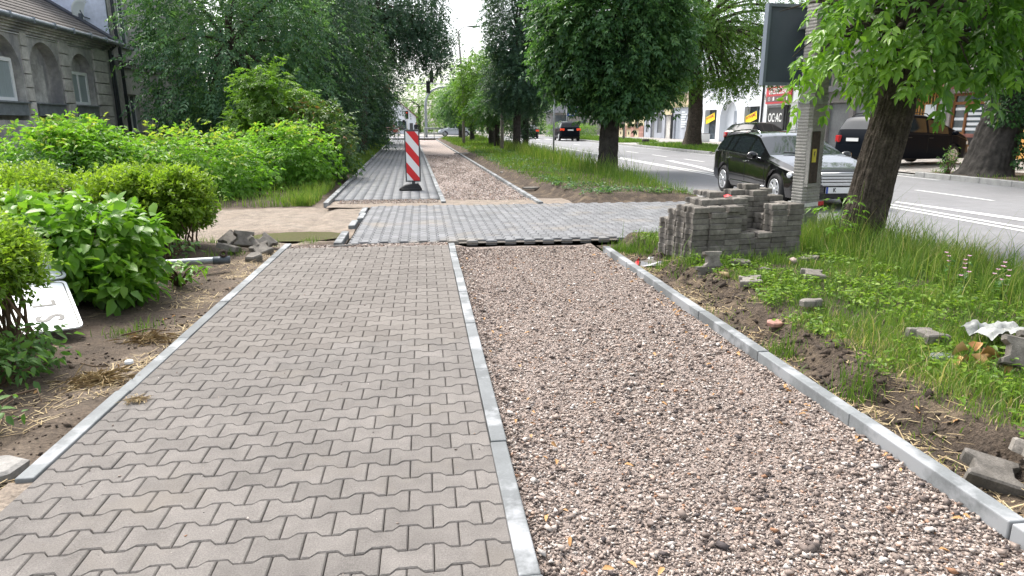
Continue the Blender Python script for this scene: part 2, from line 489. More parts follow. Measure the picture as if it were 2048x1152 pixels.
# ---- near footpath: double-T pavers, two kerbs
def bone(L=2.0 / 10.5, hw=.155, ww=.101, half=0, gap=.0038, ch=.005, t=.06):
    """outline of a double-T paver; half=-1/+1 cuts it at the waist"""
    a, b = L / 2 - gap / 2, None
    H, w = hw / 2 - gap / 2, ww / 2 - gap / 2
    s0, s1 = L * .185, L * .315
    right = [(s0, -w), (s1, -H), (a, -H), (a, H), (s1, H), (s0, w)]
    left = [(-x, -y) for x, y in right]
    if half == 0: P = right + left
    elif half > 0: P = right + [(gap / 2, w), (gap / 2, -w)]
    else: P = left + [(-gap / 2, -w), (-gap / 2, w)]
    n = len(P)
    cx = sum(p[0] for p in P) / n
    top = []
    for x, y in P:
        nx = x - (ch if x > cx + .01 else -ch if x < cx - .01 else 0) * (1 if abs(abs(x) - a) < .002 or abs(x) < .006 else .3)
        top.append((nx, y - math.copysign(ch, y)))
    v = [(x, y, 0) for x, y in top] + [(x, y, -ch) for x, y in P] + [(x, y, -t) for x, y in P]
    f = [list(range(n))]
    for i in range(n):
        j = (i + 1) % n
        f += [(n + i, n + j, j, i), (2 * n + i, 2 * n + j, n + j, n + i)]
    return v, f
def bone_mesh(nm, m, **k):
    v, f = bone(**k)
    me = bpy.data.meshes.new(nm); me.from_pydata(v, [], f); me.materials.append(m); me.update()
    return me
def lay(parent, spots, meshes, raw, nmax, key, massmat, name='paver'):
    """the nmax pavers nearest to the photograph's viewpoint one by one, the rest as one joined part"""
    spots.sort(key=key)
    for k, x, y, rz in spots[:nmax]:
        o = bpy.data.objects.new(name, meshes[k]); link(o, parent)
        o.location = (x, y, random.uniform(-.0015, .0015))
        o.rotation_euler = (random.gauss(0, .004), random.gauss(0, .004), rz + random.gauss(0, .003))
    V, F, T = [], [], []
    for k, x, y, rz in spots[nmax:]:
        v, f = raw[k]; n = len(V); t = random.random(); c, s = math.cos(rz), math.sin(rz); dz = random.uniform(-.002, .002)
        V += [(x + a * c - b * s, y + a * s + b * c, z + dz) for a, b, z in v]
        F += [[n + i for i in q] for q in f]; T += [t] * len(v)
    if V:
        me = bpy.data.meshes.new('paver_field'); me.from_pydata(V, [], F); me.materials.append(massmat)
        at = me.attributes.new('tint', 'FLOAT', 'POINT'); at.data.foreach_set('value', T); me.update()
        o = link(bpy.data.objects.new('paver_field', me), parent); o['kind'] = 'stuff'
    return parent

PX0, PX1 = -1.72, .28
PW = (PX1 - PX0) / 10.5
path = struct(npmesh('footpath', [(PX0, .9, -.022), (PX1, .9, -.022), (PX1, 8.42, -.022), (PX0, 8.42, -.022)], [(0, 1, 2, 3)], M['joint']))
kinds = {'f': dict(), 'r': dict(half=1), 'l': dict(half=-1)}
pm = {k: bone_mesh('paver_' + k, M['paver'], **a) for k, a in kinds.items()}
pr = {k: bone(**a) for k, a in kinds.items()}
spots = []
for j in range(60):
    y = 1.0 + .128 * j + .07
    if y > 8.4: break
    if j % 2:
        spots.append(('r', PX0, y, 0))
        for i in range(10): spots.append(('f', PX0 + PW + PW * i, y, 0))
    else:
        for i in range(10): spots.append(('f', PX0 + PW * (i + .5), y, 0))
        spots.append(('l', PX1, y, 0))
lay(path, spots, pm, pr, 298, lambda s: math.hypot(s[1] - .1, s[2] - .6), M['paver_mass'])
kl = kerbline('footpath_kerb')
stones_row('k', kl, -1.76, 2.85, 8.75, -.2, .006, .078, M['kerb'])
stones_row('k', kl, .32, .95, 8.55, -.2, .004, .078, M['kerb'])
kr = kerbline('gravel_kerb')
stones_row('k', kr, 2.235, 1.0, 8.05, -.25, .012, .078, M['kerb'])

# ---- driveway crossing of grey pavers laid the other way
drive = struct(npmesh('driveway', [(-1.02, 8.66, -.026), (5.75, 8.66, -.026), (5.75, 12.75, -.026), (-1.02, 12.75, -.026)], [(0, 1, 2, 3)], M['joint']))
pm2 = {k: bone_mesh('driveway_paver_' + k, M['paver_grey'], gap=.007, **a) for k, a in kinds.items()}
pr2 = {k: bone(gap=.007, **a) for k, a in kinds.items()}
sp = []
for j in range(60):
    x = -1.0 + .128 * j + .07
    if x > 5.6: break
    for i in range(22):
        y = 8.78 + PW * i + (PW / 2 if j % 2 else 0)
        if y < 12.75: sp.append(('f', x, y, PI / 2))
lay(drive, sp, pm2, pr2, 296, lambda s: s[2] + abs(s[1] - 1.2) * .35, M['paver_grey_mass'])
kd = kerbline('driveway_kerb')
for a, b, x, z in ((8.6, 9.55, -1.09, .03), (10.3, 10.9, -1.10, .0), (10.95, 11.6, -1.08, .02), (11.65, 12.5, -1.10, .01)):
    mb = MB(); mb.bx(-.05, .05, a, b, -.2, .0); o = mb.build('kerb_stone', M['kerb'], kd, bevel=.01)
    o.location = (x, 0, z); o.rotation_euler = (0, random.uniform(-.12, .12), random.uniform(-.004, .004))

# ---- far footpath of plain oblong pavers
FY0, FY1 = 13.95, 68.0
def fx(x, y): return x - (y - 13.5) * (.0165 + .0045 * max(0.0, min(1.0, (.36 - x) / 2.24)))
far_path = struct(npmesh('far_footpath', [(fx(-1.8, FY0), FY0, -.02), (fx(.3, FY0), FY0, -.02), (fx(.3, FY1), FY1, -.02), (fx(-1.8, FY1), FY1, -.02)], [(0, 1, 2, 3)], M['joint']))
V, F, T = [], [], []
j = 0; y = FY0
near_far = []
while y < FY1:
    ly = .1
    for i in range(11):
        x0 = -1.83 + .1945 * i; x1 = x0 + .189
        xa, xb = fx(x0, y), fx(x1, y)
        dz = random.uniform(-.003, .003); t = random.random() * .7 + .3 * random.random() * (i % 2)
        n = len(V); g = .004
        V += [(xa, y + g, dz), (xb, y + g, dz), (xb, y + ly - g, dz), (xa, y + ly - g, dz), (xa, y, -.03), (xb, y, -.03), (xb, y + ly, -.03), (xa, y + ly, -.03)]
        F += [(n, n + 1, n + 2, n + 3), (n + 4, n + 5, n + 1, n), (n + 5, n + 6, n + 2, n + 1), (n + 7, n + 4, n, n + 3)]
        T += [t] * 8
    y += ly
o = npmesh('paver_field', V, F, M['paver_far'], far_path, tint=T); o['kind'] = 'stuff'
kf = kerbline('far_kerb')
def farkerb(x, y0, y1, z, step):
    y = y0
    while y < y1:
        e = min(y + step, y1); mb = MB()
        xa, xb = fx(x, y), fx(x, e); g = .006
        v = []
        for yy, xx in ((y + g, xa), (e - g, xb)):
            v += [(xx - .045, yy, -.25), (xx + .045, yy, -.25), (xx + .045, yy, z), (xx - .045, yy, z)]
        mb.add(v, [(0, 1, 2, 3), (7, 6, 5, 4), (0, 4, 5, 1), (1, 5, 6, 2), (2, 6, 7, 3), (3, 7, 4, 0)])
        mb.build('kerb_stone', M['kerb'], kf)
        y = e
farkerb(-1.88, 13.0, 30, .05, 1); farkerb(-1.88, 30, FY1, .05, 3)
farkerb(.36, 13.2, 30, .02, 1); farkerb(.36, 30, FY1, .02, 3)
farkerb(2.22, 12.75, 30, .03, 1); farkerb(2.22, 30, FY1, .03, 3)

# ---- gravel beds
gb = struct(grid('gravel_bed', .35, 2.2, .9, 8.66, .05, lambda X, Y: -.095 + .03 * fbm(X * 3, Y * 3) + .02 * np.exp(-((X - 2.18) / .07) ** 2) + .03 * np.exp(-((X - .4) / .09) ** 2), M['gravel_bed']))
V = [(fx(.4, 12.7), 12.7, -.05), (fx(2.2, 12.7), 12.7, -.05), (fx(2.2, FY1), FY1, -.05), (fx(.4, FY1), FY1, -.05)]
gb2 = struct(grid('far_gravel_bed', 0, 1, 0, 1, .02, flat(0), M['gravel_far']))
me = gb2.data
co = np.empty(len(me.vertices) * 3, np.float32); me.vertices.foreach_get('co', co); co = co.reshape(-1, 3)
yy = 12.7 + (FY1 - 12.7) * co[:, 1]
co2 = np.stack([.38 + 1.82 * co[:, 0] - (yy - 13.5) * .0165, yy, -.055 + .03 * fbm(co[:, 0] * 5, yy * 2)], 1)
me.vertices.foreach_set('co', co2.astype(np.float32).ravel()); me.update()
g3 = struct(grid('gravel_patch', -1.72, .28, 8.40, 8.68, .04, lambda X, Y: -.035 + .02 * fbm(X * 6, Y * 6), M['gravel_bed']))
g4 = struct(grid('sand_strip', -1.83, 2.9, 12.72, 13.97, .06, lambda X, Y: -.03 + .03 * fbm(X * 3, Y * 3) - .02 * sstep(13.5, 13.9, Y), M['left'], tint=lambda X, Y: .72 + .2 * fbm(X * 2, Y * 2)))

def rocks(name, P, size, tint, flatness=.4, m='gravel'):
    """one joined mass of rough stones"""
    ico = np.array([(i, j, k) for i in (-1, 1) for j in (-1, 1) for k in (-1, 1)], float) * .72
    f = np.array([(0, 1, 3), (0, 3, 2), (4, 6, 7), (4, 7, 5), (0, 4, 5), (0, 5, 1), (2, 3, 7), (2, 7, 6), (0, 2, 6), (0, 6, 4), (1, 5, 7), (1, 7, 3)])
    n = len(P)
    v = ico[None] * (1 + rng.uniform(-.55, .25, (n, 8, 1))) + rng.normal(0, .22, (n, 8, 3))
    q = rng.normal(size=(n, 4)); q /= np.linalg.norm(q, axis=1, keepdims=True)
    w, x, y, z = q.T
    Rm = np.stack([1 - 2 * (y * y + z * z), 2 * (x * y - z * w), 2 * (x * z + y * w), 2 * (x * y + z * w), 1 - 2 * (x * x + z * z), 2 * (y * z - x * w), 2 * (x * z - y * w), 2 * (y * z + x * w), 1 - 2 * (x * x + y * y)], 1).reshape(n, 3, 3)
    sc = np.stack([rng.uniform(.75, 1.35, n), rng.uniform(.65, 1.05, n), rng.uniform(.45, .8, n)], 1)
    v = np.einsum('nij,nkj->nki', Rm, v * sc[:, None]) 
    v[:, :, 2] *= flatness + .2
    v = v * size[:, None, None] + P[:, None]
    F = (f[None] + (np.arange(n) * 8)[:, None, None]).reshape(-1, 3)
    o = npmesh(name, v.reshape(-1, 3), F, M[m], None, False, np.repeat(tint, 8))
    o['kind'] = 'stuff'
    return o
def gravel_tint(n): return np.clip(rng.beta(1.35, 1.35, n), 0, 1)
def bed_z(x, y): return -.095 + .03 * fbm(x * 3, y * 3) + .02 * np.exp(-((x - 2.18) / .07) ** 2) + .03 * np.exp(-((x - .4) / .09) ** 2)
for n, med, sg, lift in ((105000, .0052, .34, .3), (11000, .0085, .34, .65)):
    yy = 1.2 + 7.35 * rng.random(n) ** 1.5
    xx = rng.uniform(.37, 2.19, n)
    cl = fbm(xx * 1.5 + 3, yy * 1.5) + .35 * np.exp(-((xx - .42) / .12) ** 2) + .3 * np.exp(-((xx - 2.15) / .1) ** 2) + .12 * sstep(3.2, 1.8, yy)
    if med > .01:
        k = rng.random(n) < np.clip((cl - .40) * 3.2, .08, 1); xx, yy, cl = xx[k], yy[k], cl[k]
    sz = np.clip(rng.lognormal(math.log(med), sg, len(xx)), .003, .026) * (.8 + .5 * np.clip(cl, 0, 1))
    rocks('gravel', np.stack([xx, yy, bed_z(xx, yy) + sz * lift], 1), sz, gravel_tint(len(xx)))
n = 15000
yy = 12.9 + 22 * rng.random(n) ** 1.6
xx = .4 + 1.8 * rng.random(n) - (yy - 13.5) * .0165
rocks('gravel', np.stack([xx, yy, np.full(n, -.035)], 1), np.clip(rng.lognormal(math.log(.016), .3, n), .008, .04), gravel_tint(n))
n = 2600
xx = rng.uniform(-1.7, .27, n); yy = rng.uniform(8.42, 8.66, n)
k = rng.random(n) < .45
yy[k] = 13.3 + .65 * rng.random(k.sum())
rocks('gravel', np.stack([xx, yy, np.full(n, -.01)], 1), rng.uniform(.008, .018, n), gravel_tint(n))

# ---- left soil with the dirt drive, right verge, island
def left_h(X, Y):
    dr = sstep(8.9, 9.4, Y) * (1 - sstep(13.0, 13.6, Y))
    h = -.045 + .07 * (fbm(X * 1.3, Y * 1.3) - .5) + .035 * (fbm(X * 7, Y * 7) - .5) * (1 - .6 * dr)
    h += .08 * sstep(-2.2, -3.2, X) * (1 - dr)
    pud = np.exp(-(((X + 1.83) / .74) ** 4 + ((Y - 9.74) / .42) ** 4))
    h = h * (1 - pud) + (-.13) * pud
    return h - .03 * np.exp(-((X + 1.8) / .12) ** 2) + .045 * (1 - sstep(2.6, 2.95, Y)) * sstep(-2.6, -1.9, X)
def left_t(X, Y):
    dr = sstep(8.8, 9.5, Y + .4 * fbm(X, Y)) * (1 - sstep(12.8, 13.6, Y + .3 * fbm(X * 2, Y)))
    sand = sstep(-2.1, -1.8, X) * (1 - sstep(2.6, 3.1, Y)) * .8
    wet = np.exp(-(((X + 1.83) / .95) ** 4 + ((Y - 9.74) / .55) ** 4))
    base = .12 + .42 * (fbm(X * 1.6 + 9, Y * 1.6) - .3) + .25 * np.exp(-((X + 1.95) / .2) ** 2)
    return np.clip(np.maximum(np.maximum(base, dr * (.62 + .35 * fbm(X * 3, Y * 3))), sand) - .35 * wet, 0, 1)
left = struct(grid('left_soil', -9, -1.80, .6, 14.5, .05, left_h, M['left'], tint=left_t))
struct(grid('sandy_edge', -1.83, -1.70, .6, 2.86, .03, lambda X, Y: -.018 + .012 * fbm(X * 9, Y * 9), M['left'], tint=lambda X, Y: .75 + 0 * X))
# the drive's sandy mouth between the two kerbs
mouth = struct(grid('drive_mouth', -1.80, -1.06, 8.7, 12.98, .05, left_h, M['left'], tint=left_t))
left2 = struct(grid('left_land', -60, -1.80, 14.5, 72, .7, lambda X, Y: -.03 + .08 * fbm(X * .6, Y * .6) - .12 * sstep(-2.5, -1.9, X + (Y - 13.5) * .021), M['soil']))
left3 = struct(grid('yard', -60, -9, -10, 14.5, .9, lambda X, Y: -.04 + .06 * fbm(X * .6, Y * .6), M['soil']))

def edge_x(Y): return 2.58 + .32 * (fbm(Y * .9, 3.0) - .5) * 2 + .12 * (fbm(Y * 4, 8.0) - .5) * 2
def verge_h(X, Y):
    e = edge_x(Y)
    h = -.085 + .05 * (fbm(X * 5, Y * 5) - .5) + .035 * (fbm(X * 14, Y * 14) - .5) * sstep(2.3, 2.45, X) * (1 - sstep(.1, .5, X - e)) + (.155 + .05 * (fbm(X * 1.2, Y * 1.2) - .5)) * sstep(-.10, .14, X - e + .05 * (fbm(X * 9, Y * 9) - .5))
    h -= .03 * sstep(5.3, 5.6, X)
    return h
verge = struct(grid('verge_soil', 2.27, 5.62, .4, 8.62, .04, verge_h, M['soil']))
def isl_edge(Y): return 2.62 - (Y - 13.5) * .0165 + .5 * np.exp(-((Y - 13.6) / 2.2) ** 2) + .25 * (fbm(Y * .7, 5.0) - .5)
def isle_h(X, Y):
    e = isl_edge(Y)
    h = -.06 + .03 * (fbm(X * 4, Y * 4) - .5) + (.17 + .08 * (fbm(X * .9, Y * .9) - .5)) * sstep(-.12, .2, X - e)
    return h * sstep(12.75, 13.3, Y) - .04 * (1 - sstep(12.75, 13.3, Y)) - .05 * sstep(5.3, 5.6, X)
isle = struct(grid('island_soil', 1.3, 5.62, 12.76, 72.5, .12, lambda X, Y: np.where(X < 2.25 - (Y - 13.5) * .0165, -.14, isle_h(X, Y)), M['soil']))

kn = kerbline('road_kerb')
for (a, b, z) in ((-6, 8.5, .04), (8.5, 13.2, RZ + .015), (13.2, 72.5, .04)):
    y = a
    while y < b - .1:
        e = min(y + (1 if y < 30 else 4), b); mb = MB()
        mb.bx(5.62, 5.76, y + .004, e - .004, -.2, z)
        mb.build('kerb_stone', M['kerb_road'], kn, bevel=.015)
        y = e
# return of the kerb round the island's corner, as in the photograph
for k in range(3):
    mb = MB(); mb.bx(-.5, .5, -.07, .07, -.2, .03)
    o = mb.build('kerb_stone', M['kerb_road'], kn, bevel=.015); o.location = (5.35 - .55 * k * 0 - k * .02, 13.25 + k * .0, 0) if k == 0 else (5.5 + .1 * k, 13.1 - .9 * k, -.03); o.rotation_euler = (0, 0, 0 if k == 0 else PI / 2)
FK = 14.55
kk = kerbline('opposite_kerb')
for (a, b, z) in ((-4, 18.4, .12), (18.4, 33.2, .02), (33.2, 46, .12), (46, 52, .03), (52, 72.5, .12)):
    y = a
    while y < b - .1:
        e = min(y + (1 if y < 36 else 4), b); mb = MB()
        mb.bx(FK, FK + .16, y + .004, e - .004, -.2, z)
        mb.build('kerb_stone', M['kerb_road'], kk, bevel=.02)
        y = e
walk = struct(grid('pavement', FK + .16, 24.3, -12, 72.5, .6, lambda X, Y: .06 + .04 * sstep(16, 19, X) + 0 * Y, M['pavement']))
farland = struct(grid('far_pavement', -40, 60, 84.5, 130, 3, flat(.06), M['pavement']))

# pavement slabs by the parked cars: separate rows of slabs
V, F, T = [], [], []
for i in range(18):
    for j in range(26):
        x0, y0 = 14.9 + .5 * i, 18.6 + .5 * j
        z = .06 + .04 * float(sstep(16, 19, np.array(x0))) + random.uniform(.012, .022)
        n = len(V)
        V += [(x0 + .008, y0 + .008, z), (x0 + .492, y0 + .008, z), (x0 + .492, y0 + .492, z), (x0 + .008, y0 + .492, z), (x0 + .004, y0 + .004, .0), (x0 + .496, y0 + .004, .0), (x0 + .496, y0 + .496, .0), (x0 + .004, y0 + .496, .0)]
        F += [(n, n + 1, n + 2, n + 3), (n + 4, n + 5, n + 1, n), (n + 5, n + 6, n + 2, n + 1), (n + 6, n + 7, n + 3, n + 2), (n + 7, n + 4, n, n + 3)]
        T += [0] * 8
o = npmesh('slab_field', V, F, M['pavement'], walk); o['kind'] = 'stuff'

puddle = struct(npmesh('puddle', [(-1.83 + .70 * math.cos(2 * PI * k / 40) * (1 + .03 * math.sin(k * 1.7)), 9.74 + .42 * math.sin(2 * PI * k / 40) * (1 + .05 * math.sin(k * 2.3)), -.062) for k in range(40)], [list(range(40))], M['water']))

# ================================================================== VEGETATION
def norm(a): return a / np.maximum(np.linalg.norm(a, axis=-1, keepdims=True), 1e-9)

def leaf_arrays(P, D, U, L, Wd, fine=False, fold=.25, droop=.25):
    """leaf blades: base P, direction D, upper side U -> (V, F, leaf index per vertex)"""
    n = len(P)
    D = norm(D); Sd = norm(np.cross(D, U)); U = np.cross(Sd, D)
    L = np.broadcast_to(L, (n,))[:, None]; Wd = np.broadcast_to(Wd, (n,))[:, None]
    dn = np.array([0, 0, -1.0])
    if not fine:
        mid = P + D * L * .45 + U * Wd * 0
        v = np.stack([P, mid + Sd * Wd * .5 + U * Wd * fold, P + D * L + dn * L * droop * .5, mid - Sd * Wd * .5 + U * Wd * fold], 1)
        f = np.array([(0, 1, 2), (0, 2, 3)]); k = 4
    else:
        m1 = P + D * L * .3; m2 = P + D * L * .66 + dn * L * droop * .25
        v = np.stack([P, m1 + Sd * Wd * .46 + U * Wd * fold * .8, m1, m1 - Sd * Wd * .46 + U * Wd * fold * .8,
                      m2 + Sd * Wd * .38 + U * Wd * fold * .6, m2, m2 - Sd * Wd * .38 + U * Wd * fold * .6, P + D * L + dn * L * droop * .6], 1)
        f = np.array([(0, 1, 2), (0, 2, 3), (1, 4, 5), (1, 5, 2), (2, 5, 6), (2, 6, 3), (4, 7, 5), (5, 7, 6)]); k = 8
    F = (f[None] + (np.arange(n) * k)[:, None, None]).reshape(-1, 3)
    return v.reshape(-1, 3), F, k

def sprays(B, D, Ls, k, leaf, width, tint, r=rng, end=True, wide=.75):
    """pinnate sprays -> leaflets: positions, directions, uppers, lengths, tints"""
    n = len(B)
    D = norm(D)
    up = np.zeros((n, 3)); up[:, 2] = 1
    up = up + r.normal(0, .35, (n, 3))
    Sd = norm(np.cross(D, up)); U = np.cross(Sd, D)
    P, DD, UU, LL, TT = [], [], [], [], []
    for i in range(k):
        t = .25 + .7 * i / max(k - 1, 1)
        base = B + D * Ls[:, None] * t; base[:, 2] -= Ls * .22 * t * t
        for s in (-1, 1):
            dr = norm(D * .62 + s * Sd * wide + r.normal(0, .16, (n, 3)) - np.array([0, 0, .22]))
            P.append(base); DD.append(dr); UU.append(U + r.normal(0, .2, (n, 3))); LL.append(leaf * r.uniform(.7, 1.15, n)); TT.append(tint + r.normal(0, .07, n))
    if end:
        base = B + D * Ls[:, None]; base[:, 2] -= Ls * .22
        P.append(base); DD.append(D - np.array([0, 0, .35])); UU.append(U); LL.append(leaf * r.uniform(.8, 1.2, n)); TT.append(tint + r.normal(0, .07, n))
    P, DD, UU = np.concatenate(P), np.concatenate(DD), np.concatenate(UU)
    LL, TT = np.concatenate(LL), np.clip(np.concatenate(TT), 0, 1)
    return P, DD, UU, LL, TT

def clump_points(c, rad, ncl, per, rc, r, inner=.25, lo=-1.0, boxy=0.0):
    """points spread in clumps over an uneven crown; returns points, outward directions, clump random value"""
    c = np.array(c, float); rad = np.array(rad, float)
    d = norm(r.normal(size=(ncl * 3, 3)))
    d = d[d[:, 2] > lo][:ncl]
    n = len(d)
    if boxy: d = np.sign(d) * np.abs(d) ** (1 - boxy * .55)
    rr = np.where(r.random(n) < inner, r.uniform(.3, .75, n), r.uniform(.78, 1.04, n))
    lump = .82 + .36 * fbm(d[:, 0] * 1.7 + c[0], d[:, 1] * 1.7 + c[1], d[:, 2] * 1.7 + c[2], 2)
    cc = c + d * rad * (rr * lump)[:, None]
    cv = r.random(n)
    P = np.repeat(cc, per, 0) + r.normal(0, 1, (n * per, 3)) * rc * np.array([1, 1, .7])
    out = norm(np.repeat(d, per, 0) + r.normal(0, .55, (n * per, 3)))
    return P, out, np.repeat(cv, per), cc

def trunk(name, pts, rad, parent, m, seg=24, rings=40, amp=.03, freq=9, seed=0, flare=0):
    """one bark surface along a bent line, with ridges standing proud"""
    pts = np.array(pts, float); rad = np.array(rad, float)
    t0 = np.linspace(0, 1, len(pts)); t = np.linspace(0, 1, rings)
    P = np.stack([np.interp(t, t0, pts[:, i]) for i in range(3)], 1)
    for _ in range(3): P[1:-1] = (P[:-2] + 2 * P[1:-1] + P[2:]) / 4
    rr = np.interp(t, t0, rad)
    if flare: rr = rr * (1 + flare * np.exp(-t / .06))
    ln = np.concatenate([[0], np.cumsum(np.linalg.norm(np.diff(P, axis=0), axis=1))])
    T = norm(np.gradient(P, axis=0))
    A = norm(np.cross(T, np.array([0, 1, .05]))); B = np.cross(A, T)
    w = np.linspace(0, 2 * PI, seg, endpoint=False)
    cw, sw = np.cos(w)[None], np.sin(w)[None]
    h = ln[:, None] + 0 * w[None]
    tw = .35 * np.sin(h * 1.3 + seed)
    cA, sA = np.cos(w[None] + tw * .12), np.sin(w[None] + tw * .12)
    a = np.abs(vn(cA * freq * .5 + seed, sA * freq * .5 + seed, h * 2.3) - .5) * 2
    b = np.abs(vn(cA * freq + seed + 9, sA * freq + seed, h * 5) - .5) * 2
    ridge = 1 - (np.minimum(1, a * 2.6) * .7 + np.minimum(1, b * 2.2) * .3) * .62
    R_ = rr[:, None] * (1 + .05 * np.sin(3 * w + seed)[None]) + amp * (np.clip(1 - ridge, 0, 1) * 2.2 - .5) * np.minimum(1, rr / rr[0] + .2)[:, None]
    if flare: R_ = R_ * (1 + .16 * flare * np.exp(-t / .08)[:, None] * np.sin(5 * w + seed)[None])
    V = P[:, None] + A[:, None] * (cw * R_)[..., None] + B[:, None] * (sw * R_)[..., None]
    i = np.arange(rings - 1)[:, None] * seg; k = np.arange(seg)[None]
    F = np.stack([i + k, i + seg + k, i + seg + (k + 1) % seg, i + (k + 1) % seg], -1).reshape(-1, 4)
    return npmesh(name, V.reshape(-1, 3), F, m, parent, True)

def limbs(root, start, targets, r0, m, name='limb', sag=.15, sub=0):
    mb = MB()
    for q in targets:
        s = np.array(start, float) + np.array([0, 0, random.uniform(-.25, .25) * r0 * 6])
        q = np.array(q, float)
        L = np.linalg.norm(q - s); pts, rd = [], []
        off = np.array([random.gauss(0, .07), random.gauss(0, .07), .12]) * L
        for i in range(6):
            t = i / 5
            pts.append(tuple(s + (q - s) * t + off * math.sin(PI * t))); rd.append(r0 * (1 - t) ** .8 * .8 + .008)
        mb.tube(pts, rd, 6, False)
    return mb.build(name, m, root)

def tree(name, label, loc, crown, leaf, bark, trunk_pts=None, rad=(.2, .14), ncl=90, per=9, rc=.3, lsize=.1, lw=.4, k=3, seed=1, group=None, cat='tree',
         lo=-1, style='pinnate', nlimb=7, inner=.25, dens=1.0, amp=.02, flare=0, toplight=.25, droop=.35, seg=20, rings=26, boxy=0, extra=None, cut=None, Ls=None):
    r = np.random.default_rng(seed); random.seed(seed)
    root = thing(name, label, cat, loc, 0, group)
    pts = trunk_pts or [(0, 0, -.1), (0, 0, crown[0][0][2])]
    trunk('trunk', pts, np.linspace(rad[0], rad[1], len(pts)), root, bark, seg, rings, amp, 9, seed, flare)
    allV, allF, allT, tg = [], [], [], []
    off = 0
    for (c, rd, share) in crown:
        P, out, cv, cc = clump_points(c, rd, max(3, int(ncl * share)), per, rc, r, inner, lo, boxy)
        if cut is not None:
            keep = cut(P + np.array(loc)); P, out, cv = P[keep], out[keep], cv[keep]
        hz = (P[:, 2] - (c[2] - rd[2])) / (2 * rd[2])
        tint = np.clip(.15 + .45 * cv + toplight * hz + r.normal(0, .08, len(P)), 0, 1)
        out = out - np.array([0, 0, droop])
        n = len(P)
        if style == 'pinnate':
            ls = np.full(n, Ls or lsize * 2.4) * r.uniform(.7, 1.2, n)
            p, d_, u_, l_, t_ = sprays(P, out, ls, k, lsize, lw, tint, r)
        else:
            q = np.repeat(np.arange(n), k)
            p = P[q] + r.normal(0, rc * .35, (n * k, 3)); d_ = norm(out[q] + r.normal(0, .7, (n * k, 3)))
            u_ = np.tile([0, 0, 1.0], (n * k, 1)) + r.normal(0, .5, (n * k, 3)); l_ = lsize * r.uniform(.6, 1.2, n * k); t_ = np.clip(tint[q] + r.normal(0, .08, n * k), 0, 1)
        v, f, kk_ = leaf_arrays(p, d_, u_, l_, l_ * lw)
        allV.append(v); allF.append(f + off); allT.append(np.repeat(t_, kk_)); off += len(v)
        idx = r.choice(len(cc), min(nlimb, len(cc)), False)
        tg += [tuple(cc[i]) for i in idx]
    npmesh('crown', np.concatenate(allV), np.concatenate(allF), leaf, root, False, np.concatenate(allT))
    if nlimb: limbs(root, pts[-1], tg, rad[1] * .55, bark)
    return root

# ---- dark trees along the left of the path
TG = 'dark trees left of the footpath'
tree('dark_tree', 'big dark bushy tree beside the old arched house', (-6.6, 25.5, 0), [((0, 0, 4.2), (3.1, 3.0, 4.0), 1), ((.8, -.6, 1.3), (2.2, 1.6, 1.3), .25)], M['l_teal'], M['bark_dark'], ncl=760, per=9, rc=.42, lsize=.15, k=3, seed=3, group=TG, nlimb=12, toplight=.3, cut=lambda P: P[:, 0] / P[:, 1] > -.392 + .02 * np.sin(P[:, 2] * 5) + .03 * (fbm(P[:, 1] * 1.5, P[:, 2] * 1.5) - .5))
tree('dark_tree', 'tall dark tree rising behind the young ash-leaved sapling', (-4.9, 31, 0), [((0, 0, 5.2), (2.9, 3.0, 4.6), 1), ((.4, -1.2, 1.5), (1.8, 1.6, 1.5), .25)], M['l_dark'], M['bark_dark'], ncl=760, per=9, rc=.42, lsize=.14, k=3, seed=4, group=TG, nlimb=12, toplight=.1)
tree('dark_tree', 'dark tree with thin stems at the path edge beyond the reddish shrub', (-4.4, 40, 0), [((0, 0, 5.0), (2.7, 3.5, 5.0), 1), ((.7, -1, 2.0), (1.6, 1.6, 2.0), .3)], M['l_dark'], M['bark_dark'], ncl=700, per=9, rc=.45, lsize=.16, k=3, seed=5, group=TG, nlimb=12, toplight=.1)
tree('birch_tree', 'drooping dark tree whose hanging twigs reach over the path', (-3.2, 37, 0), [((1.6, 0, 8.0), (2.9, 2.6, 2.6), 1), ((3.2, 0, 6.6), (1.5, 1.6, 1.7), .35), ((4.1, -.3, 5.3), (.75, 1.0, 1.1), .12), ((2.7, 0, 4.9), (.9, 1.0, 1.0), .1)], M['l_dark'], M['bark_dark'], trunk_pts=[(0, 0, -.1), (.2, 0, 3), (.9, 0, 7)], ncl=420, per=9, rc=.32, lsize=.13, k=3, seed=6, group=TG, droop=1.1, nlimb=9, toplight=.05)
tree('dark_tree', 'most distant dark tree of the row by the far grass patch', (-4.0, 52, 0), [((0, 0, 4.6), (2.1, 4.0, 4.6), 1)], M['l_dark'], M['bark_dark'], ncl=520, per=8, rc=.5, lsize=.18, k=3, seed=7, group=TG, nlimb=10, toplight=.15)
tree('dark_tree', 'dark tree filling the gap behind the tenement corner', (-11.5, 37, 0), [((0, 0, 6.4), (4.2, 3.5, 5.5), 1)], M['l_dark'], M['bark_dark'], ncl=420, per=8, rc=.6, lsize=.2, k=3, seed=8, group=TG, nlimb=8)

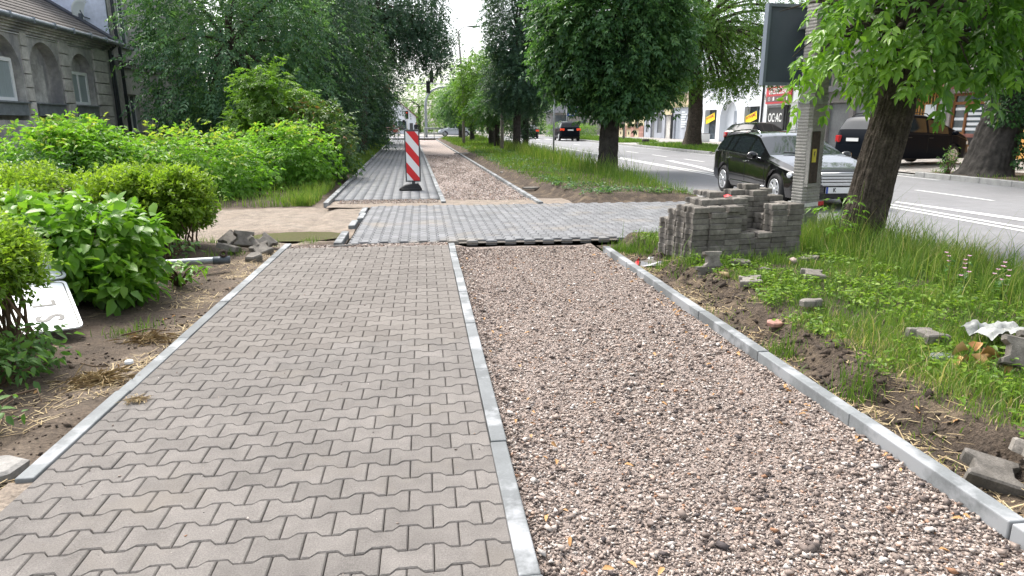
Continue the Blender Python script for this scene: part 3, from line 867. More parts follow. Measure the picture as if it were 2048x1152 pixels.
# ---- shrubs, hedges, saplings on the left
SG = 'yellow green shrubs along the dirt drive'
def shrub(name, label, loc, blobs, leaf, seed, ncl, per, rc, lsize, k=2, group=None, nlimb=7, lw=.5, **kw):
    return tree(name, label, loc, blobs, leaf, M['twig'], trunk_pts=[(0, 0, -.08), (0, 0, .12), (.02, 0, .3)], rad=(.035, .025), ncl=ncl, per=per, rc=rc, lsize=lsize, lw=lw, k=k, seed=seed, group=group, cat='shrub', nlimb=nlimb, seg=8, rings=6, amp=.002, **kw)
shrub('shrub', 'broad yellow green shrub in front of the first arched window', (-9.4, 13.4, 0), [((0, 0, .52), (2.1, 1.0, .70), 1)], M['l_bright'], 11, 300, 8, .16, .12, group=SG, toplight=.42)
shrub('shrub', 'tall yellow green shrub with pale tips below the bricked-up arch', (-6.7, 13.7, 0), [((0, 0, .62), (1.35, .9, .75), 1), ((.2, .3, 1.15), (.55, .5, .32), .2)], M['l_bright'], 12, 270, 8, .15, .12, group=SG, toplight=.42)
shrub('shrub', 'low orange-tipped shrub at the end of the yellow green bank', (-4.75, 14.6, 0), [((0, 0, .55), (1.25, .9, .74), 1)], M['l_bright'], 13, 240, 8, .14, .11, group=SG, toplight=.5)
shrub('shrub', 'dark leafed shrub closing the bank beside the drive on its house side', (-12.3, 12.8, 0), [((0, 0, .7), (1.6, 1.0, .95), 1)], M['l_bright'], 14, 170, 8, .17, .12, group=SG, toplight=.4)
shrub('shrub', 'dark green ground-hugging shrub under the yellow green bank', (-7.6, 12.6, 0), [((0, 0, .35), (2.9, .7, .55), 1)], M['l_globe'], 15, 300, 8, .15, .085, toplight=.25)
shrub('sapling', 'young ash-leaved tree with light feathery leaves before the dark trees', (-4.0, 19.6, 0), [((0, 0, 1.1), (1.35, 1.0, 1.0), 1), ((0, 0, 2.0), (.95, .8, .75), .5), ((-.15, 0, 2.65), (.38, .35, .4), .14)], M['l_mid'], 16, 130, 8, .16, .12, k=4, toplight=.35)
shrub('shrub', 'dark shrub with reddish new tips left of the grass strip', (-2.95, 19.2, 0), [((0, 0, .95), (1.0, 1.0, 1.05), 1)], M['l_red'], 17, 210, 9, .14, .115, toplight=.4)
shrub('shrub', 'rounded bright green shrub in front of the sapling', (-3.35, 16.9, 0), [((0, 0, .66), (1.05, .8, .72), 1)], M['l_bright'], 18, 220, 9, .13, .11, toplight=.42)
HG = 'clipped hedge beside the footpath'
def hedge(label, loc, blobs, leaf, seed, ncl, per, rc, lsize, stems, **kw):
    r = np.random.default_rng(seed)
    o = shrub('hedge', label, loc, blobs, leaf, seed, ncl, per, rc, lsize, nlimb=8, boxy=.8, toplight=.5, droop=-.25, style='simple', lw=.5, **kw)
    mb = MB()
    for i in range(stems):
        c, rd, _ = blobs[i % len(blobs)]
        x, y = c[0] + r.uniform(-.9, .9) * rd[0], c[1] + r.uniform(-.8, .8) * rd[1]
        p = [(x, y, -.06)]
        for q in range(4): p.append((p[-1][0] + r.normal(0, .045), p[-1][1] + r.normal(0, .045), p[-1][2] + c[2] * .33))
        mb.tube(p, [.012, .011, .009, .007, .004], 6, False)
    mb.build('stem', M['twig'], o)
    return o
hedge('long clipped privet hedge between the drive and the leafy bush', (-3.72, 8.5, 0), [((-.3, 0, .60), (1.35, .45, .34), 1), ((.5, .1, .62), (.5, .4, .34), .4)], M['l_hedge'], 21, 620, 8, .07, .062, 46, k=6, group=HG)
hedge('nearest privet hedge with bare brown lower stems', (-2.93, 4.38, 0), [((-.12, 0, .65), (.50, .42, .19), 1), ((.2, .1, .60), (.16, .2, .14), .12)], M['l_hedge'], 22, 460, 8, .055, .046, 40, k=6, group=HG)
hedge('sparse privet hedge behind the leafy bush by the yard', (-4.3, 6.6, 0), [((0, 0, .58), (.75, .5, .32), 1)], M['l_hedge'], 23, 280, 8, .07, .058, 24, k=6, group=HG)

def big_leaf_plant(name, label, loc, pts, D, leaf, size, wid, tints, seed, cat, campos, stems=None, group=None, nmax=300):
    """foliage whose nmax nearest leaves are parts of their own"""
    r = np.random.default_rng(seed)
    root = thing(name, label, cat, loc, 0, group)
    U = np.tile([0, 0, 1.0], (len(pts), 1)) + r.normal(0, .45, (len(pts), 3))
    L = size * r.uniform(.55, 1.2, len(pts))
    order = np.argsort(np.linalg.norm(pts + np.array(loc) - np.array(campos), axis=1))
    near, rest = order[:nmax], order[nmax:]
    v, f, k = leaf_arrays(pts[rest], D[rest], U[rest], L[rest], L[rest] * wid, True)
    o = npmesh('foliage', v, f, leaf, root, True, np.repeat(tints[rest], k)); o['kind'] = 'stuff'
    for i in near:
        v, f, k = leaf_arrays(pts[i:i + 1] * 0, D[i:i + 1], U[i:i + 1], L[i:i + 1], L[i:i + 1] * wid, True)
        q = npmesh('leaf', v, f, leaf, root, True, np.full(k, tints[i])); q.location = pts[i]
    return root

def broad_bush(name, label, loc, blobs, seed, n, size, nmax=300, leaf='l_broad', wid=.72):
    r = np.random.default_rng(seed); random.seed(seed)
    P, O, T = [], [], []
    for c, rd, sh in blobs:
        p, o, cv, cc = clump_points(c, rd, int(n * sh / 5), 5, .07, r, .2, -.75)
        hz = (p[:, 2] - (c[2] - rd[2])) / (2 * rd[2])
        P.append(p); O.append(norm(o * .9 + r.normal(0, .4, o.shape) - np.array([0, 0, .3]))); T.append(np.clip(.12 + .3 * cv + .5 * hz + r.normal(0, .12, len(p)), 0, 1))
    P, O, T = map(np.concatenate, (P, O, T))
    k = P[:, 2] > .03; P, O, T = P[k], O[k], T[k]
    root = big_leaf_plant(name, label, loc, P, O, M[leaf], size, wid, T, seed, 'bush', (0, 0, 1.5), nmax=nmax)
    mb = MB()
    for i in range(26):
        q = P[r.integers(len(P))]
        mb.tube([(q[0] * .12, q[1] * .12, -.05), (q[0] * .5, q[1] * .45, q[2] * .55), tuple(q)], [.011, .008, .003], 6, False)
    mb.build('branch', M['twig'], root)
    return root
broad_bush('leafy_bush', 'lush bush of broad heart-shaped leaves over the fallen signs', (-3.05, 6.25, 0), [((0, 0, .45), (.60, .52, .42), 1), ((-.5, .25, .52), (.5, .42, .33), .5), ((.35, -.3, .2), (.28, .28, .2), .25)], 31, 1900, .125)
broad_bush('weed_plant', 'nettle-like plant growing at the foot of the nearest hedge', (-2.56, 4.05, 0), [((0, 0, .13), (.2, .2, .12), 1), ((.06, .28, .12), (.14, .15, .1), .5)], 32, 380, .075, 120, 'l_nettle', .5)
broad_bush('weed_plant', 'low green weed on bare soil left of the kerb end', (-2.3, 3.4, 0), [((0, 0, .07), (.16, .13, .07), 1)], 33, 90, .07, 90, 'l_nettle', .55)
broad_bush('weed_plant', 'broad-leafed weed beside the fallen grey pole', (-2.42, 6.75, 0), [((0, 0, .09), (.22, .2, .09), 1)], 34, 90, .10, 90, 'l_broad', .5)
broad_bush('weed_plant', 'small weed beneath the long hedge near its broken pavers', (-2.95, 7.85, 0), [((0, 0, .12), (.3, .2, .12), 1)], 35, 130, .09, 100, 'l_nettle', .5)

# ---- near street tree with drooping leaves beside the concrete pole
def near_tree():
    r = np.random.default_rng(41); random.seed(41)
    root = thing('maple_tree', 'nearest street tree with deeply furrowed trunk and drooping bright leaves', 'tree', (5.22, 7.38, 0))
    pts = [(-.02, 0, -.12), (.0, 0, .25), (.14, .05, 1.0), (.30, .10, 1.7), (.38, .12, 2.3), (.42, .14, 3.0)]
    trunk('trunk', pts, [.26, .222, .21, .205, .195, .15], root, M['bark_dark'], 190, 230, .030, 17, 3, .28)
    cc0 = np.array([.42, .1, 3.55])
    P, O, cv, cc = clump_points(cc0, (1.5, 1.45, 1.65), 380, 5, .16, r, .15)
    low = [(-.95, .25, 2.25), (-.8, -.3, 2.45), (-.75, .1, 2.7), (-1.05, .35, 2.9), (-.45, -.6, 2.2), (.0, -.8, 2.12), (.45, -.8, 2.05), (.85, -.5, 2.15), (1.0, -.1, 2.3), (-.7, -.5, 2.95), (1.25, -.4, 2.6), (-.2, -.9, 2.5), (.75, -.7, 2.05), (1.5, -.6, 2.95), (1.75, -.5, 3.05), (-.8, .1, 2.2), (.2, -1.0, 2.75), (.6, -1.0, 2.7), (-.3, -.9, 2.9), (1.3, -.2, 2.25)]
    for q in low:
        m = 20
        p = np.array(q) + r.normal(0, .17, (m, 3)); P = np.concatenate([P, p]); O = np.concatenate([O, norm(p - cc0 + r.normal(0, .3, (m, 3)))]); cv = np.concatenate([cv, np.full(m, r.uniform(.3, 1))])
    side = np.clip(.55 - (P[:, 0] - .4) * .42, 0, 1)  # light painted into tint: left and outer leaves lighter, inner and right ones darker
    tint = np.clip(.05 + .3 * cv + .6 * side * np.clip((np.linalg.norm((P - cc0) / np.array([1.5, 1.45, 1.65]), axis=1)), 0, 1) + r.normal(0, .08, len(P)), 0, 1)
    bear = (P[:, 0] + 5.22) / (P[:, 1] + 7.38)
    ok = (bear > .578 + .03 * (P[:, 2] > 2.35) + r.normal(0, .012, len(P))) & ((bear < .93) | (P[:, 2] > 2.5) | (r.random(len(P)) < .2))
    P, O, cv, tint = P[ok], O[ok], cv[ok], tint[ok]
    n = len(P)
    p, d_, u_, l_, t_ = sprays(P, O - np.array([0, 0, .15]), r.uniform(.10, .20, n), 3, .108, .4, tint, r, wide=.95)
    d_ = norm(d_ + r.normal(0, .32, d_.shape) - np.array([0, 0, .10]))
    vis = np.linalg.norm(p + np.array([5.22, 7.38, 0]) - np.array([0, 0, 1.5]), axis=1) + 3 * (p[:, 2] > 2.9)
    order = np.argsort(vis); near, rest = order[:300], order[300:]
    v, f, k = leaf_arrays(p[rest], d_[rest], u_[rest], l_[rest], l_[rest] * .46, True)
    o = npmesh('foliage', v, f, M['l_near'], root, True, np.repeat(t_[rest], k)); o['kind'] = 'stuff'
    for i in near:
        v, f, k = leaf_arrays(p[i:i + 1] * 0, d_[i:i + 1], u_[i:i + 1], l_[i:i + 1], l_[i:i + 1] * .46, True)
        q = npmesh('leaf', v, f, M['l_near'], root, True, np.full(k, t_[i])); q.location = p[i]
    mb = MB()
    for q in [tuple(cc[i]) for i in r.choice(len(cc), 60, False)] + low:
        s = np.array([.4, .12, 2.25 + r.uniform(-.3, .6)]); q = np.array(q)
        mb.tube([tuple(s), tuple(s + (q - s) * .4 + np.array([0, 0, .22])), tuple(s + (q - s) * .75 + np.array([0, 0, .15])), tuple(q)], [.045, .025, .012, .004], 7, False)
    mb.build('limb', M['bark_dark'], root)
    return root
near_tree()

# ---- street trees on the island and beyond
GG = 'street trees on the grass island'
tree('globe_tree', 'dark round-headed tree with straight furrowed trunk on the island corner', (5.8, 20.87, 0), [((-.02, 0, 4.45), (2.25, 2.1, 2.35), 1), ((.3, -.6, 2.6), (1.2, 1.0, .55), .14)], M['l_globe'], M['bark_grey'], trunk_pts=[(0, 0, -.1), (.02, 0, 1.2), (.05, 0, 2.6), (.05, 0, 3.4)], rad=(.30, .24), ncl=760, per=12, rc=.2, lsize=.15, k=3, lw=.48, seed=51, group=GG, amp=.03, seg=60, rings=70, flare=.25, nlimb=8, toplight=.25)
tree('globe_tree', 'tall dark maple with ivy-clad trunk behind the island corner tree', (5.0, 36.4, 0), [((.2, 0, 3.75), (1.75, 1.7, 1.45), 1), ((-.05, 0, 6.6), (1.45, 1.4, 2.6), 1.1)], M['l_dark'], M['bark_grey'], trunk_pts=[(0, 0, -.1), (.05, 0, 2), (.1, 0, 6)], rad=(.22, .13), ncl=420, per=9, rc=.26, lsize=.13, k=3, seed=52, group=GG, nlimb=9, toplight=.1)
tree('globe_tree', 'thin second stem with light sprouts beside the tall dark maple', (5.9, 39, 0), [((0, 0, 3.2), (1.5, 1.5, 1.2), 1), ((-.4, 0, 1.3), (.5, .5, .5), .2)], M['l_dark'], M['bark_grey'], rad=(.17, .12), ncl=220, per=8, rc=.25, lsize=.13, k=3, seed=53, group=GG, nlimb=8)
tree('globe_tree', 'light green spreading tree left of the tall dark maple', (4.7, 47, 0), [((-.3, 0, 4.0), (2.0, 2.2, 2.2), 1)], M['l_mid'], M['bark_grey'], rad=(.22, .14), ncl=380, per=8, rc=.32, lsize=.16, k=3, seed=54, group=GG, nlimb=8)
tree('globe_tree', 'small sprouting tree trunk under the light green spreading tree', (4.55, 42, 0), [((.1, 0, 2.6), (1.3, 1.2, .9), 1)], M['l_globe'], M['bark_grey'], rad=(.2, .12), ncl=190, per=8, rc=.25, lsize=.14, k=3, seed=55, group=GG, nlimb=7)
tree('globe_tree', 'round clipped tree with a dark underside near the crossing', (4.15, 58, 0), [((-.2, 0, 3.5), (2.0, 2.2, 1.75), 1)], M['l_globe'], M['bark_grey'], rad=(.2, .13), ncl=330, per=8, rc=.33, lsize=.17, k=3, seed=56, group=GG, nlimb=7, toplight=.42)
tree('globe_tree', 'last small round tree on the island by the silver car', (3.6, 66, 0), [((-.2, 0, 3.3), (1.7, 1.8, 1.5), 1)], M['l_globe'], M['bark_grey'], rad=(.18, .12), ncl=240, per=8, rc=.33, lsize=.17, k=3, seed=57, group=GG, nlimb=6, toplight=.42)

FG = 'trees beyond the side road'
for i, (x, y, z, rx, rz, lab, lf) in enumerate([(-.5, 118, 4.5, 4, 4.5, 'hazy green tree behind the arched signal mast', 'l_mid'), (4.2, 128, 5.5, 5, 5.5, 'broad distant tree over the silver car', 'l_mid'), (-9.5, 112, 5.2, 5.5, 5.2, 'distant tree between the gabled house and the dark row', 'l_globe'), (10, 105, 5, 4.5, 5, 'distant tree straight above the black saloon', 'l_globe'), (16, 98, 4.4, 4.6, 4.4, 'distant tree over the dark kiosk roof', 'l_globe'), (22, 110, 6, 6, 6, 'distant tree above the pale columned building', 'l_mid'), (5.5, 92, 2.9, 2.1, 1.7, 'small round tree standing past the side road', 'l_globe'), (6.2, 104, 3.0, 2.3, 1.9, 'second small round tree past the side road', 'l_globe'), (30, 135, 8, 9, 8, 'tallest distant tree behind the columned building', 'l_mid'), (-22, 130, 8, 9, 8, 'wide distant tree beyond the red brick house', 'l_globe'), (13, 150, 8, 9, 8, 'farthest tree closing the end of the street', 'l_mid')]):
    tree('distant_tree', lab, (x, y, 0), [((0, 0, z), (rx, rx, rz), 1)], M[lf], M['bark_grey'], rad=(.28, .18), ncl=120, per=8, rc=.09 * rx + .3, lsize=.22 + .02 * rx, k=3, seed=70 + i, group=FG, nlimb=5, toplight=.4)

# ---- old trees across the street
OG = 'old trees across the street'
tree('old_tree', 'old leaning tree with a thick dark trunk before the white house', (16.6, 40.6, .06), [((1.6, 0, 8.4), (4.9, 4.2, 4.2), 1), ((3.8, -.5, 5.2), (2.6, 2.2, 1.3), .2), ((-2.4, -.5, 7.0), (2.4, 2.2, 2.4), .25), ((1.6, -.6, 4.0), (1.5, 1.2, .75), .07), ((-1.1, -.5, 3.9), (1.2, 1.0, .9), .06)], M['l_mid'], M['bark_dark'], trunk_pts=[(0, 0, -.1), (.12, 0, 2.0), (.0, 0, 4.2), (-.35, 0, 5.6), (-.2, 0, 7.0)], rad=(.46, .30), ncl=520, per=8, rc=.42, lsize=.19, k=4, lw=.34, seed=61, group=OG, nlimb=12, amp=.04, seg=40, rings=50, flare=.55, toplight=.2)
def ivy_tree():
    root = tree('old_tree', 'massive old tree with flared grey trunk and ivy sleeve', (15.65, 16.9, .1), [((0, 0, 7.6), (4.6, 4.2, 3.6), 1), ((-.9, -1.6, 4.1), (1.5, 1.3, .7), .06), ((1.8, -.8, 4.3), (1.5, 1.3, .6), .05)], M['l_mid'], M['bark_grey'], trunk_pts=[(-.1, 0, -.15), (.02, 0, .8), (.28, 0, 2.0), (.55, 0, 3.4), (.9, 0, 5.0)], rad=(.56, .44), ncl=230, per=8, rc=.4, lsize=.19, k=3, lw=.36, seed=62, group=OG, nlimb=8, amp=.045, seg=120, rings=120, flare=.5)
    r = np.random.default_rng(63); n = 5200
    z = r.uniform(.25, 4.4, n) ; a = r.uniform(-2.9, -.8, n) + .3 * np.sin(z * 2)
    cx = np.interp(z, [-.15, .8, 2, 3.4, 5], [-.1, .02, .28, .55, .9]); rad = np.interp(z, [0, .8, 2, 3.4, 5], [.82, .66, .61, .58, .54]) + r.uniform(.02, .18, n)
    keep = (r.random(n) < .45 + .6 * fbm(a * 2, z * 1.4)) & ((z > 1.35) | (a > -1.75))
    P = np.stack([cx + rad * np.cos(a), rad * np.sin(a), z], 1)[keep]
    D = np.stack([np.cos(a), np.sin(a), np.full(n, -.9)], 1)[keep] + r.normal(0, .35, (keep.sum(), 3))
    U = np.stack([np.cos(a), np.sin(a), np.full(n, .7)], 1)[keep] + r.normal(0, .3, (keep.sum(), 3))
    L = r.uniform(.06, .12, len(P))
    v, f, k = leaf_arrays(P, D, U, L, L * .8)
    npmesh('ivy', v, f, M['l_ivy'], root, False, np.repeat(r.random(len(P)), k))
ivy_tree()

# ---- unseen trees added behind the viewpoint as one mass, darkening reflections and shaded fronts
def unseen_treeline():
    r = np.random.default_rng(99); VV, FF, TT, off = [], [], [], 0
    for x, y, z, rx, rz in ((-9, -9, 4.2, 4, 4), (-6, -19, 5, 4.5, 5), (5.6, -9, 4.6, 2.6, 2.6), (5.6, -18, 4.6, 2.6, 2.6), (5.4, -28, 5, 3, 3), (16.5, -3, 7.5, 4.5, 4), (16.5, -14, 7, 4.5, 4), (16.5, -25, 7, 4.5, 4), (-3, -36, 6, 5, 6), (2, -45, 7, 6, 7), (9, -52, 8, 7, 8), (17, -44, 7, 6, 7), (24, -30, 6, 5, 6), (-14, -28, 6, 6, 6), (24, -12, 5, 4, 5)):
        P, out, cv, cc = clump_points((x, y, z), (rx, rx, rz), 110, 10, .55, r, .3)
        v, f, k = leaf_arrays(P, out + r.normal(0, .5, P.shape), np.tile([0, 0, 1.0], (len(P), 1)) + r.normal(0, .4, P.shape), r.uniform(.3, .5, len(P)), r.uniform(.18, .28, len(P)))
        VV.append(v); FF.append(f + off); TT.append(np.repeat(cv, k)); off += len(v)
    o = npmesh('unseen_treeline', np.concatenate(VV), np.concatenate(FF), M['l_globe'], None, False, np.concatenate(TT)); o['kind'] = 'stuff'
unseen_treeline()

# ---- grass
def grass(name, P, h, w, tint, lean=.45, seed=0):
    r = np.random.default_rng(seed); n = len(P)
    a = r.uniform(0, 2 * PI, n); b = r.uniform(0, 2 * PI, n)
    s = np.stack([np.cos(a), np.sin(a), np.zeros(n)], 1) * (w / 2)[:, None]
    ld = np.stack([np.cos(b), np.sin(b), np.zeros(n)], 1) * (h * r.uniform(.1, 1, n) * lean)[:, None]
    up = np.zeros((n, 3)); up[:, 2] = h
    V = np.stack([P - s, P + s, P + up * .55 + ld * .3 + s * .8, P + up * .55 + ld * .3 - s * .8, P + up * .92 + ld], 1).reshape(-1, 3)
    f = np.array([(0, 1, 2), (0, 2, 3), (3, 2, 4)])
    F = (f[None] + (np.arange(n) * 5)[:, None, None]).reshape(-1, 3)
    o = npmesh(name, V, F, M['grass'], None, False, np.repeat(np.clip(tint, 0, 1), 5)); o['kind'] = 'stuff'
    return o
r = np.random.default_rng(91)
n = 120000
X = r.uniform(2.36, 5.62, n); Y = .6 + 8.0 * r.random(n) ** 1.25
dd = X - edge_x(Y)
patch = np.clip(.5 + 1.5 * (fbm(X * 1.7, Y * 1.7) - .5) + .6 * (fbm(X * 6, Y * 6) - .5), 0, 1)
stk = (X > 2.72) & (X < 4.3) & (Y > 6.6) & (Y < 7.75)
den = sstep(.0, .3, dd) * (.35 + 1.1 * patch)
keep = (r.random(n) < np.clip(den, 0, 1)) & ~stk & (np.hypot(X - 5.22, Y - 7.4) > .3) & (np.hypot(X - 5.1, Y - 8.36) > .22)
X, Y, dd, patch = X[keep], Y[keep], dd[keep], patch[keep]
h = (.035 + .075 * patch + .17 * sstep(4.3, 5.3, X) + .12 * np.exp(-((X - 5.1) ** 2 + (Y - 7.2) ** 2) / .5)) * r.lognormal(0, .35, len(X)) * (.55 + .45 * sstep(0, .5, dd))
tint = .22 + .38 * patch + r.normal(0, .16, len(X)) + .2 * sstep(4.6, 5.4, X) + (r.random(len(X)) < .10 + .4 * (1 - sstep(.02, .4, dd))) * .42
grass('grass', np.stack([X, Y, verge_h(X, Y) - .01], 1), h, np.where(r.random(len(X)) < .15, .009, .0042), tint, .75, 1)
# seed heads and tall stalks at the road edge
n = 1500; X = r.uniform(4.3, 5.6, n); Y = r.uniform(1.5, 8.4, n); keep = np.hypot(X - 5.22, Y - 7.4) > .3; X, Y = X[keep], Y[keep]
grass('grass', np.stack([X, Y, verge_h(X, Y)], 1), r.uniform(.25, .5, len(X)), np.full(len(X), .006), r.uniform(.55, .9, len(X)), .5, 2)
n = 900; X = r.uniform(2.3, 2.95, n); Y = r.uniform(1, 8.0, n); k = fbm(X * 3, Y * 2) > .5; X, Y = X[k], Y[k]
grass('grass', np.stack([X, Y, verge_h(X, Y)], 1), r.uniform(.03, .08, len(X)), np.full(len(X), .005), r.uniform(.2, .9, len(X)), 1.2, 3)
def weeds(n, X, Y, zf, leaf, size, seed, ok):
    r = np.random.default_rng(seed); X, Y = X[ok], Y[ok]; q = np.repeat(np.arange(len(X)), 6)
    P = np.stack([X[q] + r.normal(0, .02, len(q)), Y[q] + r.normal(0, .02, len(q)), zf(X[q], Y[q]) + r.uniform(.01, .09, len(q))], 1)
    a = r.uniform(0, 2 * PI, len(q)); D = norm(np.stack([np.cos(a), np.sin(a), r.normal(.1, .3, len(q))], 1)); L = size * r.uniform(.5, 1.3, len(q))
    v, f, k = leaf_arrays(P, D, np.tile([0, 0, 1.0], (len(q), 1)) + r.normal(0, .3, (len(q), 3)), L, L * .5, True)
    o = npmesh('ground_weeds', v, f, M[leaf], None, True, np.repeat(np.clip(r.normal(.5, .25, len(q)), 0, 1), k)); o['kind'] = 'stuff'
n = 5200; X = r.uniform(2.5, 5.6, n); Y = .8 + 7.8 * r.random(n) ** 1.2
weeds(n, X, Y, verge_h, 'l_hedge', .045, 3, (X - edge_x(Y) > .08) & (fbm(X * 2.5 + 7, Y * 2.5) > .47) & ~((X > 2.72) & (X < 4.3) & (Y > 6.6) & (Y < 7.75)))
n = 2600; Y = 13.3 + 30 * r.random(n) ** 1.6; X = r.uniform(2.2, 5.6, n)
weeds(n, X, Y, isle_h, 'l_globe', .07, 4, (X - isl_edge(Y) > .1) & (fbm(X * 1.5 + 7, Y * 1.5) > .5))
# small tufts by the stack and the driveway edge
def tufts(spots, seed, hh, per=130, sp=.1, zf=lambda X, Y: X * 0):
    r = np.random.default_rng(seed); P = []
    for x, y in spots:
        q = np.stack([x + r.normal(0, sp, per), y + r.normal(0, sp, per), np.zeros(per)], 1); P.append(q)
    P = np.concatenate(P); P[:, 2] = zf(P[:, 0], P[:, 1]) - .005
    grass('grass', P, hh * r.lognormal(0, .4, len(P)), r.uniform(.004, .008, len(P)), r.uniform(.2, .75, len(P)), .6, seed)
tufts([(2.52, 7.95), (2.62, 8.1), (2.75, 7.95), (2.72, 7.75), (2.45, 8.2), (2.6, 6.95), (2.72, 6.6), (2.85, 6.48), (3.1, 6.42), (3.4, 6.5), (3.7, 6.55), (4.0, 6.62), (4.3, 6.7), (4.45, 7.0), (2.45, 4.15), (2.5, 3.4)], 5, .1, 150, .07, verge_h)
# island
n = 60000; Y = 13.2 + 58 * r.random(n) ** 1.7; X = r.uniform(1.2, 5.6, n)
dd = X - isl_edge(Y); patch = fbm(X * 1.1, Y * 1.1)
keep = (r.random(n) < sstep(.0, .35, dd) * (.4 + patch) * (.12 + .88 * sstep(13.8, 17.0, Y + 2.2 * (patch - .5) + .8 * (X - 4)))); X, Y, dd, patch = X[keep], Y[keep], dd[keep], patch[keep]
h = (.05 + .10 * patch + .20 * sstep(4.4, 5.4, X)) * r.lognormal(0, .4, len(X)) * (.5 + .5 * sstep(0, .6, dd)) * (.45 + .55 * sstep(13.2, 17, Y))
grass('grass', np.stack([X, Y, isle_h(X, Y) - .01], 1), h, .008 + .0007 * (Y - 13), .28 + .36 * patch + r.normal(0, .12, len(X)) + (r.random(len(X)) < .07) * .35, .6, 6)
n = 1600; Y = r.uniform(20, 40, n); X = r.uniform(4.4, 5.6, n)
grass('grass', np.stack([X, Y, isle_h(X, Y)], 1), r.uniform(.3, .75, n), np.full(n, .014), r.uniform(.3, .9, n), .5, 7)
# left: rough grass by the bright shrub, along the far path, on the drive's edge
n = 15000; Y = r.uniform(13.2, 62, n) ; Y = 13.1 + 48 * r.random(n) ** 2; X = -1.95 - (Y - 13.5) * .0205 - r.exponential(.55, n)
keep = (X > -7) & (r.random(n) < .25 + 1.0 * fbm(X, Y * .6)) & ((Y < 17) & (X < -2.15) | (Y > 21)); X, Y = X[keep], Y[keep]
grass('grass', np.stack([X, Y, np.where(Y < 14.5, left_h(X, Y), .0)], 1), r.uniform(.08, .32, len(X)), .009 + .0007 * (Y - 13), r.uniform(.25, .85, len(X)), .7, 8)
tufts([(-2.2, 9.05), (-2.05, 8.95), (-2.5, 8.9), (-1.55, 9.1), (-2.8, 9.05), (-2.75, 6.9), (-2.3, 5.15), (-2.2, 5.3), (-2.5, 8.2), (-2.3, 8.35)], 9, .07, 60, .07, left_h)
# opposite verges
n = 26000; Y = r.uniform(33.4, 72, n); X = r.uniform(14.75, 18.6, n); keep = ~((Y > 46) & (Y < 52)) & (np.hypot(X - 16.6, Y - 40.6) > .7); X, Y = X[keep], Y[keep]
grass('grass', np.stack([X, Y, X * 0 + .07], 1), r.uniform(.12, .34, len(X)), np.full(len(X), .03), .42 + r.normal(0, .16, len(X)), .6, 10)
n = 2600; Y = r.uniform(9, 18.2, n); X = r.uniform(14.75, 17.2, n); k = (fbm(X, Y) > .5) & (np.hypot(X - 15.65, Y - 16.9) > .95); X, Y = X[k], Y[k]
grass('grass', np.stack([X, Y, X * 0 + .07], 1), r.uniform(.06, .22, len(X)), np.full(len(X), .016), r.uniform(.2, .8, len(X)), .6, 11)
struct(grid('opposite_soil', FK + .16, 17.3, 7, 18.3, .2, lambda X, Y: .085 + .06 * fbm(X * 2, Y * 2), M['soil']))
n = 3500; sd = r.random(n) < .4
X = np.where(sd, -1.84 - r.exponential(.45, n), 2.3 + r.exponential(.3, n)); Y = np.where(sd, r.uniform(2.0, 8.7, n), r.uniform(1.0, 8.3, n))
k = (X > -3.6) & (X < 3.25) & (fbm(X * 3, Y * 3) > .40) & ~((~sd) & (X - edge_x(Y) > .12)); X, Y, sd = X[k], Y[k], sd[k]
sz = np.clip(r.lognormal(math.log(.008), .5, len(X)), .003, .03)
rocks('soil_crumbs', np.stack([X, Y, np.where(sd, left_h(X, Y), verge_h(X, Y)) + sz * .2], 1), sz, r.random(len(X)), .6, 'clod')
n = 350; X = 1; Y = r.uniform(1.0, 8.2, n); X = edge_x(Y) + r.normal(-.02, .07, n); sz = r.uniform(.012, .035, n)
rocks('soil_crumbs', np.stack([X, Y, verge_h(X, Y) - .004], 1), sz, r.random(n) * .5, .7, 'clod')
n = 420; X = r.uniform(-1.7, .27, n); Y = 1.3 + 7 * r.random(n) ** 1.4; X = np.where(r.random(n) < .5, -1.7 + r.exponential(.25, n), X); k = X < .27; X, Y = X[k], Y[k]
sz = np.clip(r.lognormal(math.log(.0028), .5, len(X)), .0012, .009)
rocks('path_grit', np.stack([X, Y, sz * .25], 1), sz, r.random(len(X)), .5)
# dry litter on the soil strips: straws and leaves lying flat
n = 6500; side = r.random(n) < .45
X = np.where(side, -1.86 - r.exponential(.3, n), 2.30 + r.exponential(.26, n)); Y = np.where(side, r.uniform(2.2, 8.6, n), r.uniform(1.2, 8.0, n))
cl = fbm(X * 2.2, Y * 2.2); k = (cl > .44) & (X > -3.4) & (X < 3.3); X, Y, side = X[k], Y[k], side[k]
Z = np.where(side, left_h(X, Y), verge_h(X, Y)) + .006
a = r.uniform(0, PI, len(X)); L = r.uniform(.02, .12, len(X)); w = r.uniform(.0012, .003, len(X))
D = np.stack([np.cos(a), np.sin(a), r.normal(0, .12, len(X))], 1); P = np.stack([X, Y, Z], 1); Sd = np.stack([-np.sin(a), np.cos(a), 0 * a], 1)
V = np.stack([P - Sd * w[:, None], P + Sd * w[:, None], P + D * L[:, None] + Sd * w[:, None], P + D * L[:, None] - Sd * w[:, None]], 1).reshape(-1, 3)
o = npmesh('dry_litter', V, np.arange(len(V)).reshape(-1, 4), M['straw'], None, False, np.repeat(r.random(len(X)), 4)); o['kind'] = 'stuff'
n = 170; X = np.concatenate([r.uniform(2.0, 2.18, 60), r.uniform(.36, .6, 30), r.uniform(.5, 2.1, 50), r.uniform(-2.3, -1.85, 15), r.uniform(2.3, 2.7, 15)]); Y = r.uniform(1.4, 7.8, n)
Z = np.where((X > .3) & (X < 2.19), -.05, np.where(X < 0, left_h(X, Y), verge_h(X, Y))) + .012
